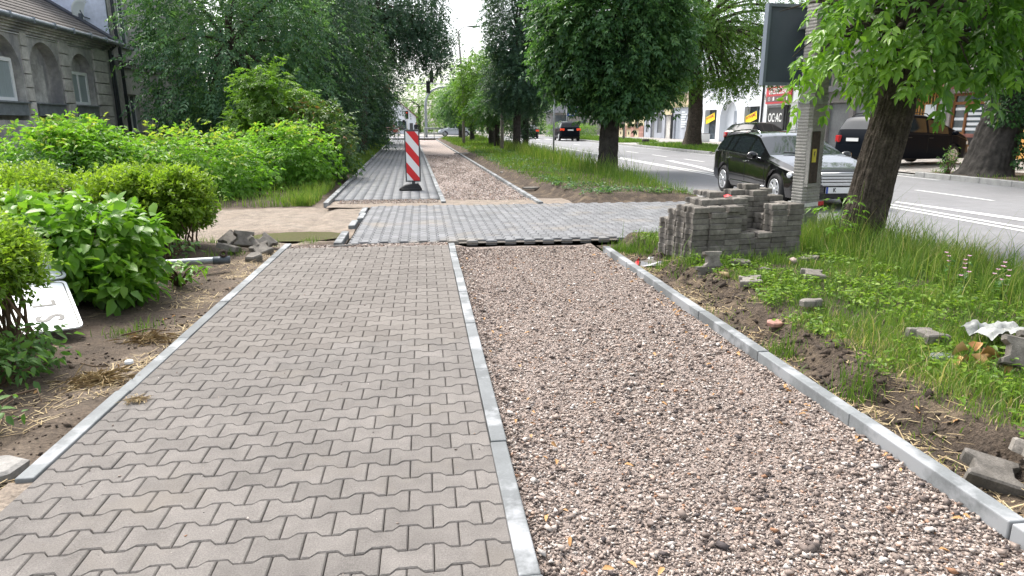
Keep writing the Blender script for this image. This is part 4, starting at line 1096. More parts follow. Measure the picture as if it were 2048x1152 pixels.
D = norm(np.stack([r.normal(size=n), r.normal(size=n), r.normal(0, .25, n)], 1)); L = r.uniform(.02, .05, n)
v, f, k = leaf_arrays(np.stack([X, Y, Z], 1), D, np.tile([0, 0, 1.0], (n, 1)) + r.normal(0, .3, (n, 3)), L, L * .5, True, .4)
o = npmesh('fallen_leaves', v, f, M['dryleaf'], None, True); o['kind'] = 'stuff'

# ================================================================== BUILDINGS
def wall(name, root, u0, u1, v0, v1, ops, m, depth=.22, thick=None):
    """front at local y=0 with openings (a, b, c, d, arch) cut through, reveals running in to y=depth"""
    mb = MB()
    us = sorted({u0, u1, *[o[0] for o in ops], *[o[1] for o in ops]})
    vs = sorted({v0, v1, *[o[2] for o in ops], *[o[3] for o in ops]})
    for i in range(len(us) - 1):
        for j in range(len(vs) - 1):
            cu, cv = (us[i] + us[i + 1]) / 2, (vs[j] + vs[j + 1]) / 2
            if any(o[0] < cu < o[1] and o[2] < cv < o[3] for o in ops): continue
            mb.add([(us[i], 0, vs[j]), (us[i + 1], 0, vs[j]), (us[i + 1], 0, vs[j + 1]), (us[i], 0, vs[j + 1])], [(0, 1, 2, 3)])
    for o in ops:
        a, b, c, d = o[:4]; dp = depth
        if len(o) > 4 and o[4]:
            rr = (b - a) / 2; n = 16; rz = o[4]
            arc = [(a + rr - rr * math.cos(PI * k / n), d - rz + rz * math.sin(PI * k / n)) for k in range(n + 1)]
            for k in range(n):
                (x0, z0), (x1, z1) = arc[k], arc[k + 1]
                mb.add([(x0, 0, z0), (x1, 0, z1), (x1, 0, d), (x0, 0, d)], [(0, 1, 2, 3)])
            path_ = [(a, c)] + arc + [(b, c)]
        else:
            path_ = [(a, c), (a, d), (b, d), (b, c)]
        m_ = len(path_)
        for k in range(m_):
            (x0, z0), (x1, z1) = path_[k], path_[(k + 1) % m_]
            mb.add([(x0, 0, z0), (x0, dp, z0), (x1, dp, z1), (x1, 0, z1)], [(0, 1, 2, 3)])
    return mb.build(name, m, root)

def window(root, a, b, c, d, y, frame='white', pane='glass_win', mull=1, bars=0, fw=.06, sill=None, name='window'):
    mb = MB()
    for x0, x1, z0, z1 in ((a, a + fw, c, d), (b - fw, b, c, d), (a + fw, b - fw, c, c + fw), (a + fw, b - fw, d - fw, d)): mb.bx(x0, x1, y - .05, y, z0, z1)
    for k in range(mull):
        u = a + (b - a) * (k + 1) / (mull + 1); mb.bx(u - .035, u + .035, y - .047, y, c + fw, d - fw)
    for k in range(bars):
        z = c + (d - c) * (k + 1) / (bars + 1); mb.bx(a + fw, b - fw, y - .044, y, z - .02, z + .02)
    o = mb.build(name, M[frame], root)
    p = MB(); p.bx(a + fw * .5, b - fw * .5, y - .02, y - .004, c + fw * .5, d - fw * .5); p.build('pane', M[pane], o)
    if sill:
        s = MB(); s.bx(a - .06, b + .06, -.09, y - .05, c - .05, c - .005); s.build('sill', M[sill], o)
    return o
def door(root, a, b, c, d, y, m, name='door', panels=2, bars=3):
    mb = MB(); mb.bx(a, b, y - .05, y, c, d); o = mb.build(name, M[m], root)
    p = MB()
    for i in range(panels):
        for j in range(bars):
            x0, x1 = a + (b - a) * i / panels + .06, a + (b - a) * (i + 1) / panels - .06
            z0, z1 = c + (d - c) * j / bars + .06, c + (d - c) * (j + 1) / bars - .06
            p.bx(x0, x1, y - .065, y - .05, z0, z1)
    p.build('panel', M[m], o)
    h = MB(); h.bx(b - .12, b - .08, y - .11, y - .05, c + 1.0, c + 1.14); h.build('handle', M['steel'], o)
    return o
def shell(root, u0, u1, y0, y1, z1, m):
    mb = MB(); mb.bx(u0 + .01, u1 - .01, y0, y1, -.1, z1); return mb.build('shell', m, root)

LFT = PI / 2            # local x -> world +Y, inward -> -X
RGT = -PI / 2           # local x -> world -Y, inward -> +X

# ---- low old house with arches (left)
def old_house():
    t = thing('old_house', 'sooty old house with arched niches and long gutter', 'house', (-11, 14.0, 0), LFT)
    # local u = Y - 14
    A = [(2.2, 3.9, 1.6, 3.75, .85), (5.05, 7.0, 1.6, 3.85, .97), (7.45, 9.05, 1.6, 3.82, .8), (9.75, 11.2, 1.6, 3.72, .72)]
    wall('wall', t, 0, 12.75, -.2, 4.0, A, M['plaster_old'], .34)
    mb = MB(); mb.bx(0, 12.75, .34, 8, -.2, 4.0); mb.build('rear_wall', M['plaster_old'], t)
    # rusticated piers: courses with recessed joints
    for a, b in ((4.0, 4.95), (7.06, 7.4), (9.12, 9.68), (11.28, 12.3)):
        z = 1.0
        while z < 3.7:
            q = MB(); q.bx(a + .02, b - .02, -.055, .01, z + .02, z + .36); q.build('stone_course', M['plaster_lite'], t, bevel=.008); z += .372
    for a, b in ((5.05, 7.0), (9.75, 11.2), (7.45, 9.05), (2.2, 3.9)):
        q = MB(); q.bx(a - .02, b + .02, -.12, .3, 2.06, 2.10); q.bx(a + .06, b - .06, -.05, .3, 1.73, 2.058); q.build('sill', M['zinc'], t)
    q = MB(); q.bx(7.65, 8.6, .24, .345, 1.98, 3.2); q.build('blind_window', M['plaster_old'], t)
    window(t, 5.2, 6.85, 2.12, 3.25, .2, mull=1, pane='curtain', fw=.09); window(t, 9.85, 11.1, 2.12, 3.15, .2, mull=1, pane='curtain', fw=.09); window(t, 2.4, 3.7, 2.12, 3.1, .2, mull=1, pane='curtain', fw=.09)
    q = MB()
    for a, b, z in ((5.08, 6.97, 3.25), (9.78, 11.17, 3.15), (2.23, 3.87, 3.1)): q.bx(a, b, .205, .338, 2.101, z + .03)
    q.build('window_surround', M['plaster_lite'], t)
    # cornice steps, cable, gutter
    c = MB()
    for k, (p, z0, z1) in enumerate(((.06, 3.96, 4.03), (.12, 4.033, 4.10), (.2, 4.103, 4.16), (.3, 4.163, 4.23))): c.bx(0, 12.78, -p, .3, z0, z1)
    c.build('cornice', M['plaster_old'], t)
    w = MB(); w.tube([(0, -.03, 3.93), (5, -.03, 3.90), (12.3, -.03, 3.93)], .014, 6); w.build('cable', M['white'], t)
    g = MB(); g.tube([(-.2, -.37, 4.30), (13.05, -.37, 4.27)], .075, 12); g.build('gutter', M['zinc'], t)
    g = MB()
    for k in range(12): g.box((.6 + k * 1.1, -.37, 4.29), (.03, .17, .17))
    g.build('gutter_bracket', M['zinc'], t)
    d = MB(); d.tube([(12.55, -.3, 4.22), (12.5, -.1, 4.0), (12.5, -.1, 0)], .055, 10); d.tube([(12.72, -.09, 3.9), (12.72, -.09, 0)], .035, 8); d.build('downpipe', M['pipe_dark'], t)
    # roof: rows of shingles, each course a piece
    n = 22
    for k in range(n):
        a, b = k / n, (k + 1) / n
        y0, y1 = -.36 + 5.2 * a, -.36 + 5.2 * b + .03
        z0, z1 = 4.30 + 3.2 * a, 4.30 + 3.2 * b + .02
        q = MB(); q.add([(0, y0, z0 + .03), (12.7, y0, z0 + .03), (12.7, y1, z1), (0, y1, z1), (0, y0, z0), (12.7, y0, z0), (12.7, y1, z1 - .03), (0, y1, z1 - .03)], [(0, 1, 2, 3), (4, 5, 1, 0), (7, 6, 5, 4), (5, 6, 2, 1), (4, 0, 3, 7)])
        q.build('shingle_course', M['roofing'], t)
    q = MB(); q.add([(12.42, -.40, 4.36), (12.98, -.40, 4.36), (12.98, 5.3, 7.88), (12.42, 5.3, 7.88), (12.42, -.40, 4.30), (12.98, -.40, 4.30), (12.98, 5.3, 7.82), (12.42, 5.3, 7.82)], [(0, 1, 2, 3), (4, 5, 1, 0), (4, 0, 3, 7), (5, 6, 2, 1)]); q.build('roof_flashing', M['roof_dark'], t)
    # scratched letters on the pier
    Mx = lambda u, z, s: Matrix.Translation((u, -.042, z)) @ Euler((PI / 2, 0, 0)).to_matrix().to_4x4()
    for k, ch in enumerate('RIAD'): text(ch, .34, Mx(4.55 + .03 * k, 2.82 - .30 * k, 1), M['black'], t, .7)
    return t
old_house()
def tenement():
    t = thing('tenement', 'taller grey tenement with blue white gable behind the old house', 'house', (-11, 27.0, 0), LFT)
    ops = [(.75, 1.7, 4.3, 6.4), (.75, 1.7, 1.2, 2.6), (3.4, 4.4, 4.3, 6.4), (3.4, 4.4, 1.2, 2.9), (6, 7, 4.3, 6.4)]
    wall('wall', t, .02, 10, -.2, 9.5, ops, M['plaster_lite'], .2)
    mb = MB(); mb.bx(.02, 10, .2, 9, -.2, 9.5); mb.build('shell', M['plaster_lite'], t)
    g = MB(); g.bx(-.04, .02, .03, 9, 3.0, 9.5); g.build('gable', M['gable'], t)
    for o in ops: window(t, *o, .18, mull=1, sill='zinc')
    c = MB(); c.bx(.02, 10, -.1, .0, 3.55, 3.72); c.bx(.02, 10, -.18, .0, 3.723, 3.86); c.build('string_course', M['plaster_old'], t)
    d = MB(); d.tube([(.22, -.1, 9.4), (.22, -.1, 4.7), (.35, -.1, 4.35), (.35, -.1, .0)], .06, 10); d.build('downpipe', M['pipe_dark'], t)
    q = MB(); q.bx(.03, 10.3, -.5, 9.2, 9.5, 9.7); q.build('roof', M['roof_dark'], t)
    return t
tenement()
def dish():
    t = thing('satellite_dish', 'white satellite dish on the blue white gable wall', 'satellite dish', (-11.85, 26.85, 5.4))
    b = MB(); Rm = Euler((R(100), 0, R(62))).to_matrix().to_4x4()
    b.lathe([(0, 0), (.14, .012), (.27, .04), (.38, .085), (.385, .09), (.27, .05), (.14, .02), (0, .008)], 28, M=Rm); b.build('dish', M['white'], t)
    b = MB(); b.tube([(0, 0, 0), (.1, .02, -.22), (.28, .05, -.28)], .018, 8); b.build('arm', M['steel_dark'], t)
    b = MB(); b.box((.05, -.1, -.28), (.09, .12, .3)); b.build('receiver', M['steel_dark'], t, bevel=.01)
    b = MB(); b.tube([(0, .02, 0), (.05, .1, -.2)], .02, 8); b.build('bracket', M['steel'], t)
dish()

# ---- across the street, from the corner near the camera to far away; local u = Ytop - Y
def rmat(u, y, z): return Matrix.Translation((u, y, z)) @ Euler((PI / 2, 0, 0)).to_matrix().to_4x4()
def orange_house():
    t = thing('orange_house', 'orange rendered house at the right edge beyond the ivy tree', 'house', (24, 25.6, .1), RGT)
    ops = [(3.6, 5.0, 1.0, 2.8), (3.6, 5.0, 4.4, 6.2), (7.5, 9, 1.0, 2.8), (7.5, 9, 4.4, 6.2)]
    wall('wall', t, 0, 14, -.15, 8, ops, M['facade_orange'], .2); shell(t, 0, 14, .2, 9, 8, M['facade_orange'])
    for o in ops: window(t, *o, .18)
    for u in (.45, 1.55, 6.2): q = MB(); q.bx(u, u + .45, -.05, .0, -.1, 7.6); q.build('pilaster', M['facade_orange'], t)
    q = MB(); q.bx(0, 14, -.4, 9.2, 8, 8.25); q.build('roof', M['roof_dark'], t)
orange_house()
def taupe_house():
    t = thing('taupe_house', 'taupe house with brown glazed door, ochre lattice and steps behind the parked van', 'house', (24, 41.4, .1), RGT)
    # u = 41.4 - Y
    ops = [(12.75, 14.65, .42, 2.75), (10.3, 12.0, .55, 2.95), (3.2, 5.2, 0, 2.6), (5.6, 7.6, 0, 2.6), (7.95, 9.2, 0, 2.6), (.4, 1.6, 4.3, 6.0), (3.3, 4.5, 4.3, 6.0), (6.2, 7.4, 4.3, 6.0), (9, 10.2, 4.3, 6.0), (12, 13.2, 4.3, 6.0)]
    wall('wall', t, 0, 15.75, -.15, 8.4, ops, M['facade_taupe'], .22); shell(t, 0, 15.75, .22, 9, 8.4, M['facade_taupe'])
    for o in ops[5:]: window(t, *o, .2, sill='zinc')
    # double door, glazed, with transom
    q = MB(); 
    for x0, x1, z0, z1 in ((12.75, 12.87, .42, 2.75), (14.53, 14.65, .42, 2.75), (12.87, 14.53, 2.25, 2.37), (12.87, 14.53, 2.63, 2.75), (13.5, 13.62, .42, 2.25), (12.87, 14.53, .42, .54), (12.87, 13.5, .95, 1.05)): q.bx(x0, x1, .08, .17, z0, z1)
    dr = q.build('door', M['wood'], t)
    q = MB(); q.bx(12.8, 14.6, .14, .15, .5, 2.7); q.build('pane', M['glass_win'], dr)
    for k in range(5): q = MB(); q.bx(13.66 if k % 2 else 12.9, 14.5, .125, .138, 1.12 + .22 * k, 1.24 + .22 * k); q.build('frosted_stripe', M['white_sign'], dr)
    q = MB(); q.bx(13.62, 14.53, .07, .16, .54, .98); q.build('brick_apron', M['brick_red'], dr)
    q = MB(); q.bx(13.8, 14.35, .05, .075, .5, .82); q.build('cellar_grate', M['dark'], dr)
    for k in range(2): q = MB(); q.bx(12.0, 14.9, -.65 + .3 * k, -.02, -.08 + .19 * k, .105 + .19 * k); q.build('step', M['brick_red'], t, bevel=.01)
    # ochre lattice over a display window
    q = MB(); q.bx(10.3, 12.0, .19, .21, .55, 2.95); w = q.build('display_window', M['glass_win'], t)
    for k in range(9): q = MB(); q.bx(10.36 + .19 * k, 10.42 + .19 * k, .1, .15, .6, 2.9); q.build('slat', M['wood_ochre'], w)
    for k in range(6): q = MB(); q.bx(10.3, 12.0, .152, .185, .7 + .4 * k, .76 + .4 * k); q.build('slat', M['wood_ochre'], w)
    q = MB(); q.bx(11.05, 11.75, .06, .09, 1.6, 2.3); q.build('notice_sheet', M['white_sign'], w)
    # grey garage-like shutters
    for o in ops[2:5]:
        q = MB(); q.bx(o[0] + .01, o[1] - .01, .17, .215, 0, 2.6); sh = q.build('shutter', M['facade_grey'], t)
        p = MB()
        for k in range(13): p.bx(o[0] + .04, o[1] - .04, .158, .17, .03 + .195 * k, .20 + .195 * k)
        p.build('slat', M['facade_grey'], sh)
    for u in (9.35, 12.1, 2.6, 7.68): q = MB(); q.bx(u, u + .42, -.06, .0, -.1, 3.2); q.build('pilaster', M['facade_grey'], t)
    q = MB(); q.bx(0, 15.75, -.14, .0, 3.25, 3.5); q.build('string_course', M['facade_grey'], t)
    q = MB()
    for k in range(16): q.tube([(10.2 + k * .28, -1.0, 2.95), (10.2 + k * .28, -.05, 3.35)], .09, 8)
    q.build('awning_tile', M['brick_red'], t)
    q = MB(); q.bx(0, 15.75, -.4, 9.2, 8.4, 8.6); q.build('roof', M['roof_dark'], t)
taupe_house()
def insurance_shop():
    t = thing('insurance_shop', 'white shopfront with red insurance sign and dark lettered door panel', 'shop', (24, 46.2, .1), RGT)
    # u = 46.2 - Y
    ops = [(.6, 3.75, 0, 2.65), (.75, 1.75, 4.1, 5.6), (2.5, 3.5, 4.1, 5.6)]
    wall('wall', t, .05, 4.8, -.15, 7.8, ops, M['facade_white'], .3); shell(t, .05, 4.8, .3, 9, 7.8, M['facade_white'])
    for o in ops[1:]: window(t, *o, .28, sill='zinc')
    q = MB(); q.bx(.62, 2.75, .1, .16, 0, 2.5); d = q.build('door_panel', M['signdark'], t)
    text('OC·AC', .80, rmat(1.62, .09, 1.80), M['white'], d, .72)
    q = MB(); q.bx(.6, 2.8, .05, .2, 2.5, 2.65); q.build('shutter_box', M['shutter'], t)
    q = MB(); q.bx(2.8, 3.74, .26, .295, 0, 2.62); q.build('doorway', M['dark'], t)
    # white-washed brick pier, brick by brick
    random.seed(5)
    for k in range(31):
        for j in range(2):
            u0, u1 = (3.85 + .42 * j, 3.85 + .42 * j + .40) if k % 2 == 0 else ((3.85, 4.05) if j == 0 else (4.07, 4.67))
            q = MB(); q.bx(u0, u1, -.055 - random.uniform(0, .012), -.002, .0 + .092 * k, .08 + .092 * k); q.build('brick', M['brick_white'], t)
    # sign with red upper field and grey lower strip
    q = MB(); q.bx(.5, 3.8, -.09, -.01, 2.75, 3.85); s = q.build('sign_board', M['signred'], t)
    q = MB(); q.bx(.6, 3.7, -.10, -.088, 2.88, 3.25); q.build('sign_strip', M['signdark2'], s)
    text('UBEZPIECZENIA', .52, rmat(2.15, -.097, 3.55), M['white'], s, .68)
    def icon(i, shape):
        q = MB(); u = 1.0 + .58 * i; z = 3.065; y0, y1 = -.112, -.1
        if shape == 'ring': q.add([(u + r_ * math.cos(a), y0, z + r_ * math.sin(a)) for r_ in (.09, .125) for a in [2 * PI * k / 16 for k in range(16)]], [(k, (k + 1) % 16, 16 + (k + 1) % 16, 16 + k) for k in range(16)])
        if shape == 'house': q.bx(u - .1, u + .1, y0, y1, z - .11, z + .05); q.prism([(-.13, 0), (.13, 0), (0, .1)], 0, .012, Matrix.Translation((u, y1, z + .052)) @ Euler((PI / 2, 0, 0)).to_matrix().to_4x4())
        if shape == 'car': q.bx(u - .14, u + .14, y0, y1, z - .06, z); q.bx(u - .08, u + .06, y0, y1, z + .001, z + .05)
        if shape == 'shield': q.prism([(-.1, .1), (0, -.13), (.1, .1)], 0, .012, Matrix.Translation((u, y1, z)) @ Euler((PI / 2, 0, 0)).to_matrix().to_4x4())
        if shape == 'tall': q.bx(u - .06, u + .06, y0, y1, z - .12, z + .12)
        q.build('sign_icon', M['white'], s)
    for i, sh in enumerate(('ring', 'house', 'car', 'shield', 'tall')): icon(i, sh)
    for u in (.55, 1.7):
        q = MB(); q.tube([(u, -.02, 3.95), (u + .25, -.5, 4.45), (u + .7, -.75, 4.55), (u + .85, -.78, 4.5)], .02, 6); q.box((u + .88, -.78, 4.5), (.08, .2, .3)); q.build('sign_lamp', M['steel_dark'], t)
    q = MB(); q.bx(.05, 4.8, -.3, 9.2, 7.8, 8.0); q.build('roof', M['roof_dark'], t)
    q = MB(); q.tube([(-.0, -.07, 7.7), (-.0, -.07, 0)], .06, 8); q.build('downpipe', M['pipe_dark'], t)
insurance_shop()
def white_house():
    t = thing('white_house', 'white two-storey house with arched passage and yellow window banners', 'house', (24, 58.6, .1), RGT)
    # u = 58.6 - Y
    ops = [(2.4, 4.75, .12, 2.55), (5.45, 8.5, -.05, 3.2, 1.35), (9.65, 12.0, .2, 2.65), (.6, 1.6, 4.15, 5.35), (3.3, 4.2, 4.15, 5.4), (6.9, 7.8, 4.15, 5.4), (10.2, 11.1, 4.15, 5.4)]
    wall('wall', t, 0, 12.35, -.15, 7.7, ops, M['facade_white'], .55)
    shell(t, 0, 12.35, .55, 9, 7.7, M['facade_white'])
    for o in ops[3:]: window(t, *o, .4, sill='zinc')
    bl = []
    for o in (ops[0], ops[2]):
        w = window(t, o[0], o[1], o[2], o[3], .5, frame='steel_dark', mull=1, fw=.05, name='shop_window'); bl.append((w, o))
    q = MB(); q.bx(6.9, 8.45, .5, .545, 0, 2.4); q.build('passage_door', M['door_grey'], t)
    q = MB(); q.bx(7.3, 7.75, .47, .5, 1.4, 1.52); q.build('house_number', M['black'], t)
    for w, o in bl:
        u, z = (o[0] + o[1]) / 2 - .3, 1.85
        Mb = Matrix.Translation((u, .12, z)) @ Euler((0, R(-13), 0)).to_matrix().to_4x4()
        q = MB(Mb); q.box((0, 0, 0), (1.75, .015, .58)); b = q.build('banner', M['yellow'], w)
        text('WYNAJMĘ', .33, Mb @ Matrix.Translation((0, -.014, .1)) @ Euler((PI / 2, 0, 0)).to_matrix().to_4x4(), M['signred'], b, .95)
    for u in (8.6, 9.6):
        q = MB(); q.tube([(u, -.02, 3.3), (u + .3, -.5, 3.85), (u + .85, -.7, 3.95)], .018, 6); q.box((u + .9, -.7, 3.9), (.07, .18, .26)); q.build('wall_lamp', M['steel_dark'], t)
    q = MB(); q.bx(0, 12.35, -.35, 9.2, 7.7, 7.9); q.build('roof', M['roof_dark'], t)
    # the planter box before the shop window
    p = thing('planter', 'white planter box with dark soil beneath the first yellow banner', 'planter', (22.6, 52.9, .1))
    q = MB(); q.bx(-.4, .4, -.35, .35, 0, .62); q.build('box', M['white'], p, bevel=.02)
    q = MB(); q.bx(-.34, .34, -.29, .29, .622, .66); q.build('soil', M['soil'], p)
white_house()
def beige_house():
    t = thing('beige_tenement', 'beige tenement with iron balcony, shuttered ground floor and doorway', 'house', (24, 72.2, .08), RGT)
    # u = 72.2 - Y
    ops = [(.5, 1.5, .55, 2.5), (2.1, 3.3, 0, 2.35), (4.1, 5.5, .55, 2.4), (6.3, 8.2, 0, 2.25), (8.9, 10.5, 0, 2.35), (2.0, 3.4, 3.9, 6.2), (5.1, 6.4, 4.2, 6.2), (8.6, 9.9, 4.2, 6.2), (11, 12.2, 4.2, 6.2), (.2, 1.2, 4.2, 6.2)]
    wall('wall', t, 0, 13.55, 2.95, 9.5, ops[5:], M['facade_beige'], .22); shell(t, 0, 13.55, .22, 9, 9.5, M['facade_beige'])
    wall('ground_floor', t, 0, 13.55, -.15, 2.947, ops[:5], M['facade_bluegrey'], .22)
    for o in ops[5:]: window(t, *o, .2, sill='facade_beige', mull=1, bars=1)
    for o in (ops[0], ops[2]):
        q = MB(); q.bx(o[0], o[1], .12, .2, o[2], o[3]); s = q.build('shutter', M['shutter'], t)
        for k in range(9): p = MB(); p.bx(o[0] + .03, o[1] - .03, .1, .12, o[2] + .03 + k * .2, o[2] + .2 + k * .2); p.build('slat', M['shutter'], s)
        q = MB(); q.bx(o[0] - .05, o[1] + .05, -.1, .1, o[3], o[3] + .22); q.build('shutter_box', M['shutter'], t)
    door(t, *ops[1], .2, 'shutter'); door(t, *ops[4], .2, 'door_grey')
    q = MB(); q.bx(6.3, 7.5, .13, .21, 0, 2.2); q.build('gate_leaf', M['plaster_lite'], t)
    q = MB(); q.bx(7.5, 8.2, .17, .21, 0, 2.2); q.build('doorway', M['dark'], t)
    q = MB(); q.bx(6.1, 8.3, -.06, 0, 2.3, 2.9); q.build('fascia', M['facade_yellow'], t)
    for k in range(7): q = MB(); q.bx(10.8, 11.7 + .2 * (k % 3), -.05, -.01, 1.1 + .22 * k, 1.24 + .22 * k); q.build('notice_sheet', M['white_sign'], t)
    q = MB(); q.bx(0, 13.55, -.16, 0, 2.95, 3.12); q.bx(0, 13.55, -.22, 0, 3.123, 3.22); q.build('string_course', M['facade_yellow'], t)
    # balcony
    q = MB(); q.bx(1.4, 4.4, -1.0, -.0, 3.3, 3.48); b = q.build('balcony', M['iron'], t)
    q = MB()
    for k in range(16): q.tube([(1.45 + k * .19, -.97, 3.48), (1.45 + k * .19, -.97, 4.4)], .014, 5)
    for k in range(5): q.tube([(1.43, -.97 + .2 * k, 3.48), (1.43, -.97 + .2 * k, 4.4)], .014, 5); q.tube([(4.37, -.97 + .2 * k, 3.48), (4.37, -.97 + .2 * k, 4.4)], .014, 5)
    q.tube([(1.43, -.05, 4.42), (1.43, -.97, 4.42), (4.37, -.97, 4.42), (4.37, -.05, 4.42)], .025, 6); q.build('balcony_railing', M['iron'], b)
    q = MB(); q.tube([(8.55, -.08, 9.3), (8.55, -.08, 0)], .07, 8); q.build('downpipe', M['pipe_dark'], t)
    q = MB(); q.bx(0, 13.55, -.5, 9.3, 9.5, 9.75); q.build('roof', M['roof_dark'], t)
beige_house()
def brick_house():
    t = thing('pink_brick_house', 'pinkish brick and yellow house at the far corner of the street', 'house', (24, 88, .05), RGT)
    ops = [(3, 4.6, .9, 2.9), (6.2, 7.8, .9, 2.9), (9.4, 11, .9, 2.9), (12.4, 13.9, .9, 2.9), (3, 4.6, 4.4, 6.4), (6.2, 7.8, 4.4, 6.4), (9.4, 11, 4.4, 6.4)]
    wall('wall', t, 0, 15.7, -.15, 8.5, ops, M['facade_yellow'], .22); shell(t, 0, 15.7, .22, 9, 8.5, M['facade_yellow'])
    for o in ops: window(t, *o, .2, frame='wood', sill='brick_pink')
    for a, b in ((0, 2.8), (4.7, 6.1), (7.9, 9.3), (11.1, 12.3), (14, 15.68)):
        for k in range(8): q = MB(); q.bx(a, b, -.05, -.003, .02 + .16 * k, .165 + .16 * k); q.build('brick_course', M['brick_pink'], t)
    for o in ops[:4]: q = MB(); q.bx((o[0] + o[1]) / 2 - .2, (o[0] + o[1]) / 2 + .2, -.02, .05, .25, .55); q.build('cellar_vent', M['dark'], t)
    q = MB(); q.bx(0, 15.7, -.4, 9.2, 8.5, 8.7); q.build('roof', M['roof_dark'], t)
brick_house()
def columned():
    t = thing('columned_building', 'low pale building with a row of columns beyond the hedge', 'building', (22, 118, .0), RGT)
    q = MB(); q.bx(0, 22, 1.5, 9, 0, 4.4); q.build('wall', M['facade_grey'], t)
    for k in range(8): q = MB(); q.bx(1 + 2.7 * k, 1.5 + 2.7 * k, 0, .45, 0, 4.0); q.build('column', M['facade_white'], t)
    for k in range(7): q = MB(); q.bx(1.9 + 2.7 * k, 3.3 + 2.7 * k, 1.44, 1.49, .8, 3.2); q.build('window', M['glass_win'], t)
    q = MB(); q.bx(0, 22, -.3, 9, 4.4, 5.2); q.build('roof', M['facade_white'], t)
columned()
def far_house():
    t = thing('gabled_house', 'distant white gabled house with red brick wing left of the signal mast', 'house', (-6.2, 104, 0))
    q = MB(); q.prism([(1.0, 0), (5.2, 0), (5.2, 2.6), (1.0, 6.2)], 0, 8, Matrix(((1, 0, 0, 0), (0, 0, 1, 0), (0, 1, 0, 0), (0, 0, 0, 1)))); q.build('gable', M['facade_white'], t)
    q = MB(); q.bx(-5.5, .98, .5, 8, 0, 3.6); q.build('brick_wing', M['brick_red'], t)
    q = MB(); q.add([(1.0, -.3, 6.35), (5.5, -.3, 2.5), (5.5, 8.2, 2.5), (1.0, 8.2, 6.35), (1.0, -.3, 6.2), (5.5, -.3, 2.35), (5.5, 8.2, 2.35), (1.0, 8.2, 6.2)], [(0, 1, 2, 3), (4, 5, 1, 0), (5, 6, 2, 1), (7, 6, 5, 4)]); q.build('roof', M['brick_red'], t)
    q = MB(); q.bx(2.6, 4.0, -.05, .0, .6, 1.9); q.build('window', M['glass_win'], t)
    q = MB(); q.bx(.5, 1.5, 2, 3, 5.2, 7.6); q.build('chimney', M['brick_red'], t)
far_house()
def kiosk():
    t = thing('kiosk', 'dark roofed kiosk at the kerb behind the dark off-roader', 'kiosk', (19, 92, .06))
    q = MB(); q.bx(-2, 2, -1.5, 1.5, 0, 2.9); q.build('body', M['facade_grey'], t)
    q = MB(); q.bx(-1.6, .4, -1.56, -1.505, 1.2, 2.6); q.build('window', M['glass_win'], t)
    q = MB(); q.add([(-2.6, -2.1, 2.9), (2.6, -2.1, 2.9), (2.6, 2.1, 2.9), (-2.6, 2.1, 2.9), (0, 0, 4.0)], [(0, 1, 4), (1, 2, 4), (2, 3, 4), (3, 0, 4), (3, 2, 1, 0)]); q.build('roof', M['roof_dark'], t)
kiosk()
tree('hedge', 'long clipped hedge on the verge right of the dark off-roader', (17.2, 78, 0), [((0, 0, .75), (2.4, 5.0, .7), 1)], M['l_mid'], M['twig'], rad=(.05, .04), trunk_pts=[(0, 0, 0), (0, 0, .3)], ncl=260, per=8, rc=.2, lsize=.12, k=3, seed=95, cat='hedge', nlimb=6, boxy=.8, seg=8, rings=6)

# ================================================================== VEHICLES (local +y is forward)
def lerp(pts, y):
    pts = sorted(pts); return float(np.interp(y, [p[0] for p in pts], [p[1] for p in pts]))
def smooth_interp(pts):
    pts = sorted(pts); xs = np.array([p[0] for p in pts]); ys = np.array([p[1] for p in pts])
    g = np.linspace(xs[0], xs[-1], 400); v = np.interp(g, xs, ys)
    k = np.hanning(15); k /= k.sum(); vp = np.pad(v, 7, mode='edge'); v2 = np.convolve(vp, k, 'valid')
    return lambda y: float(np.interp(y, g, v2))

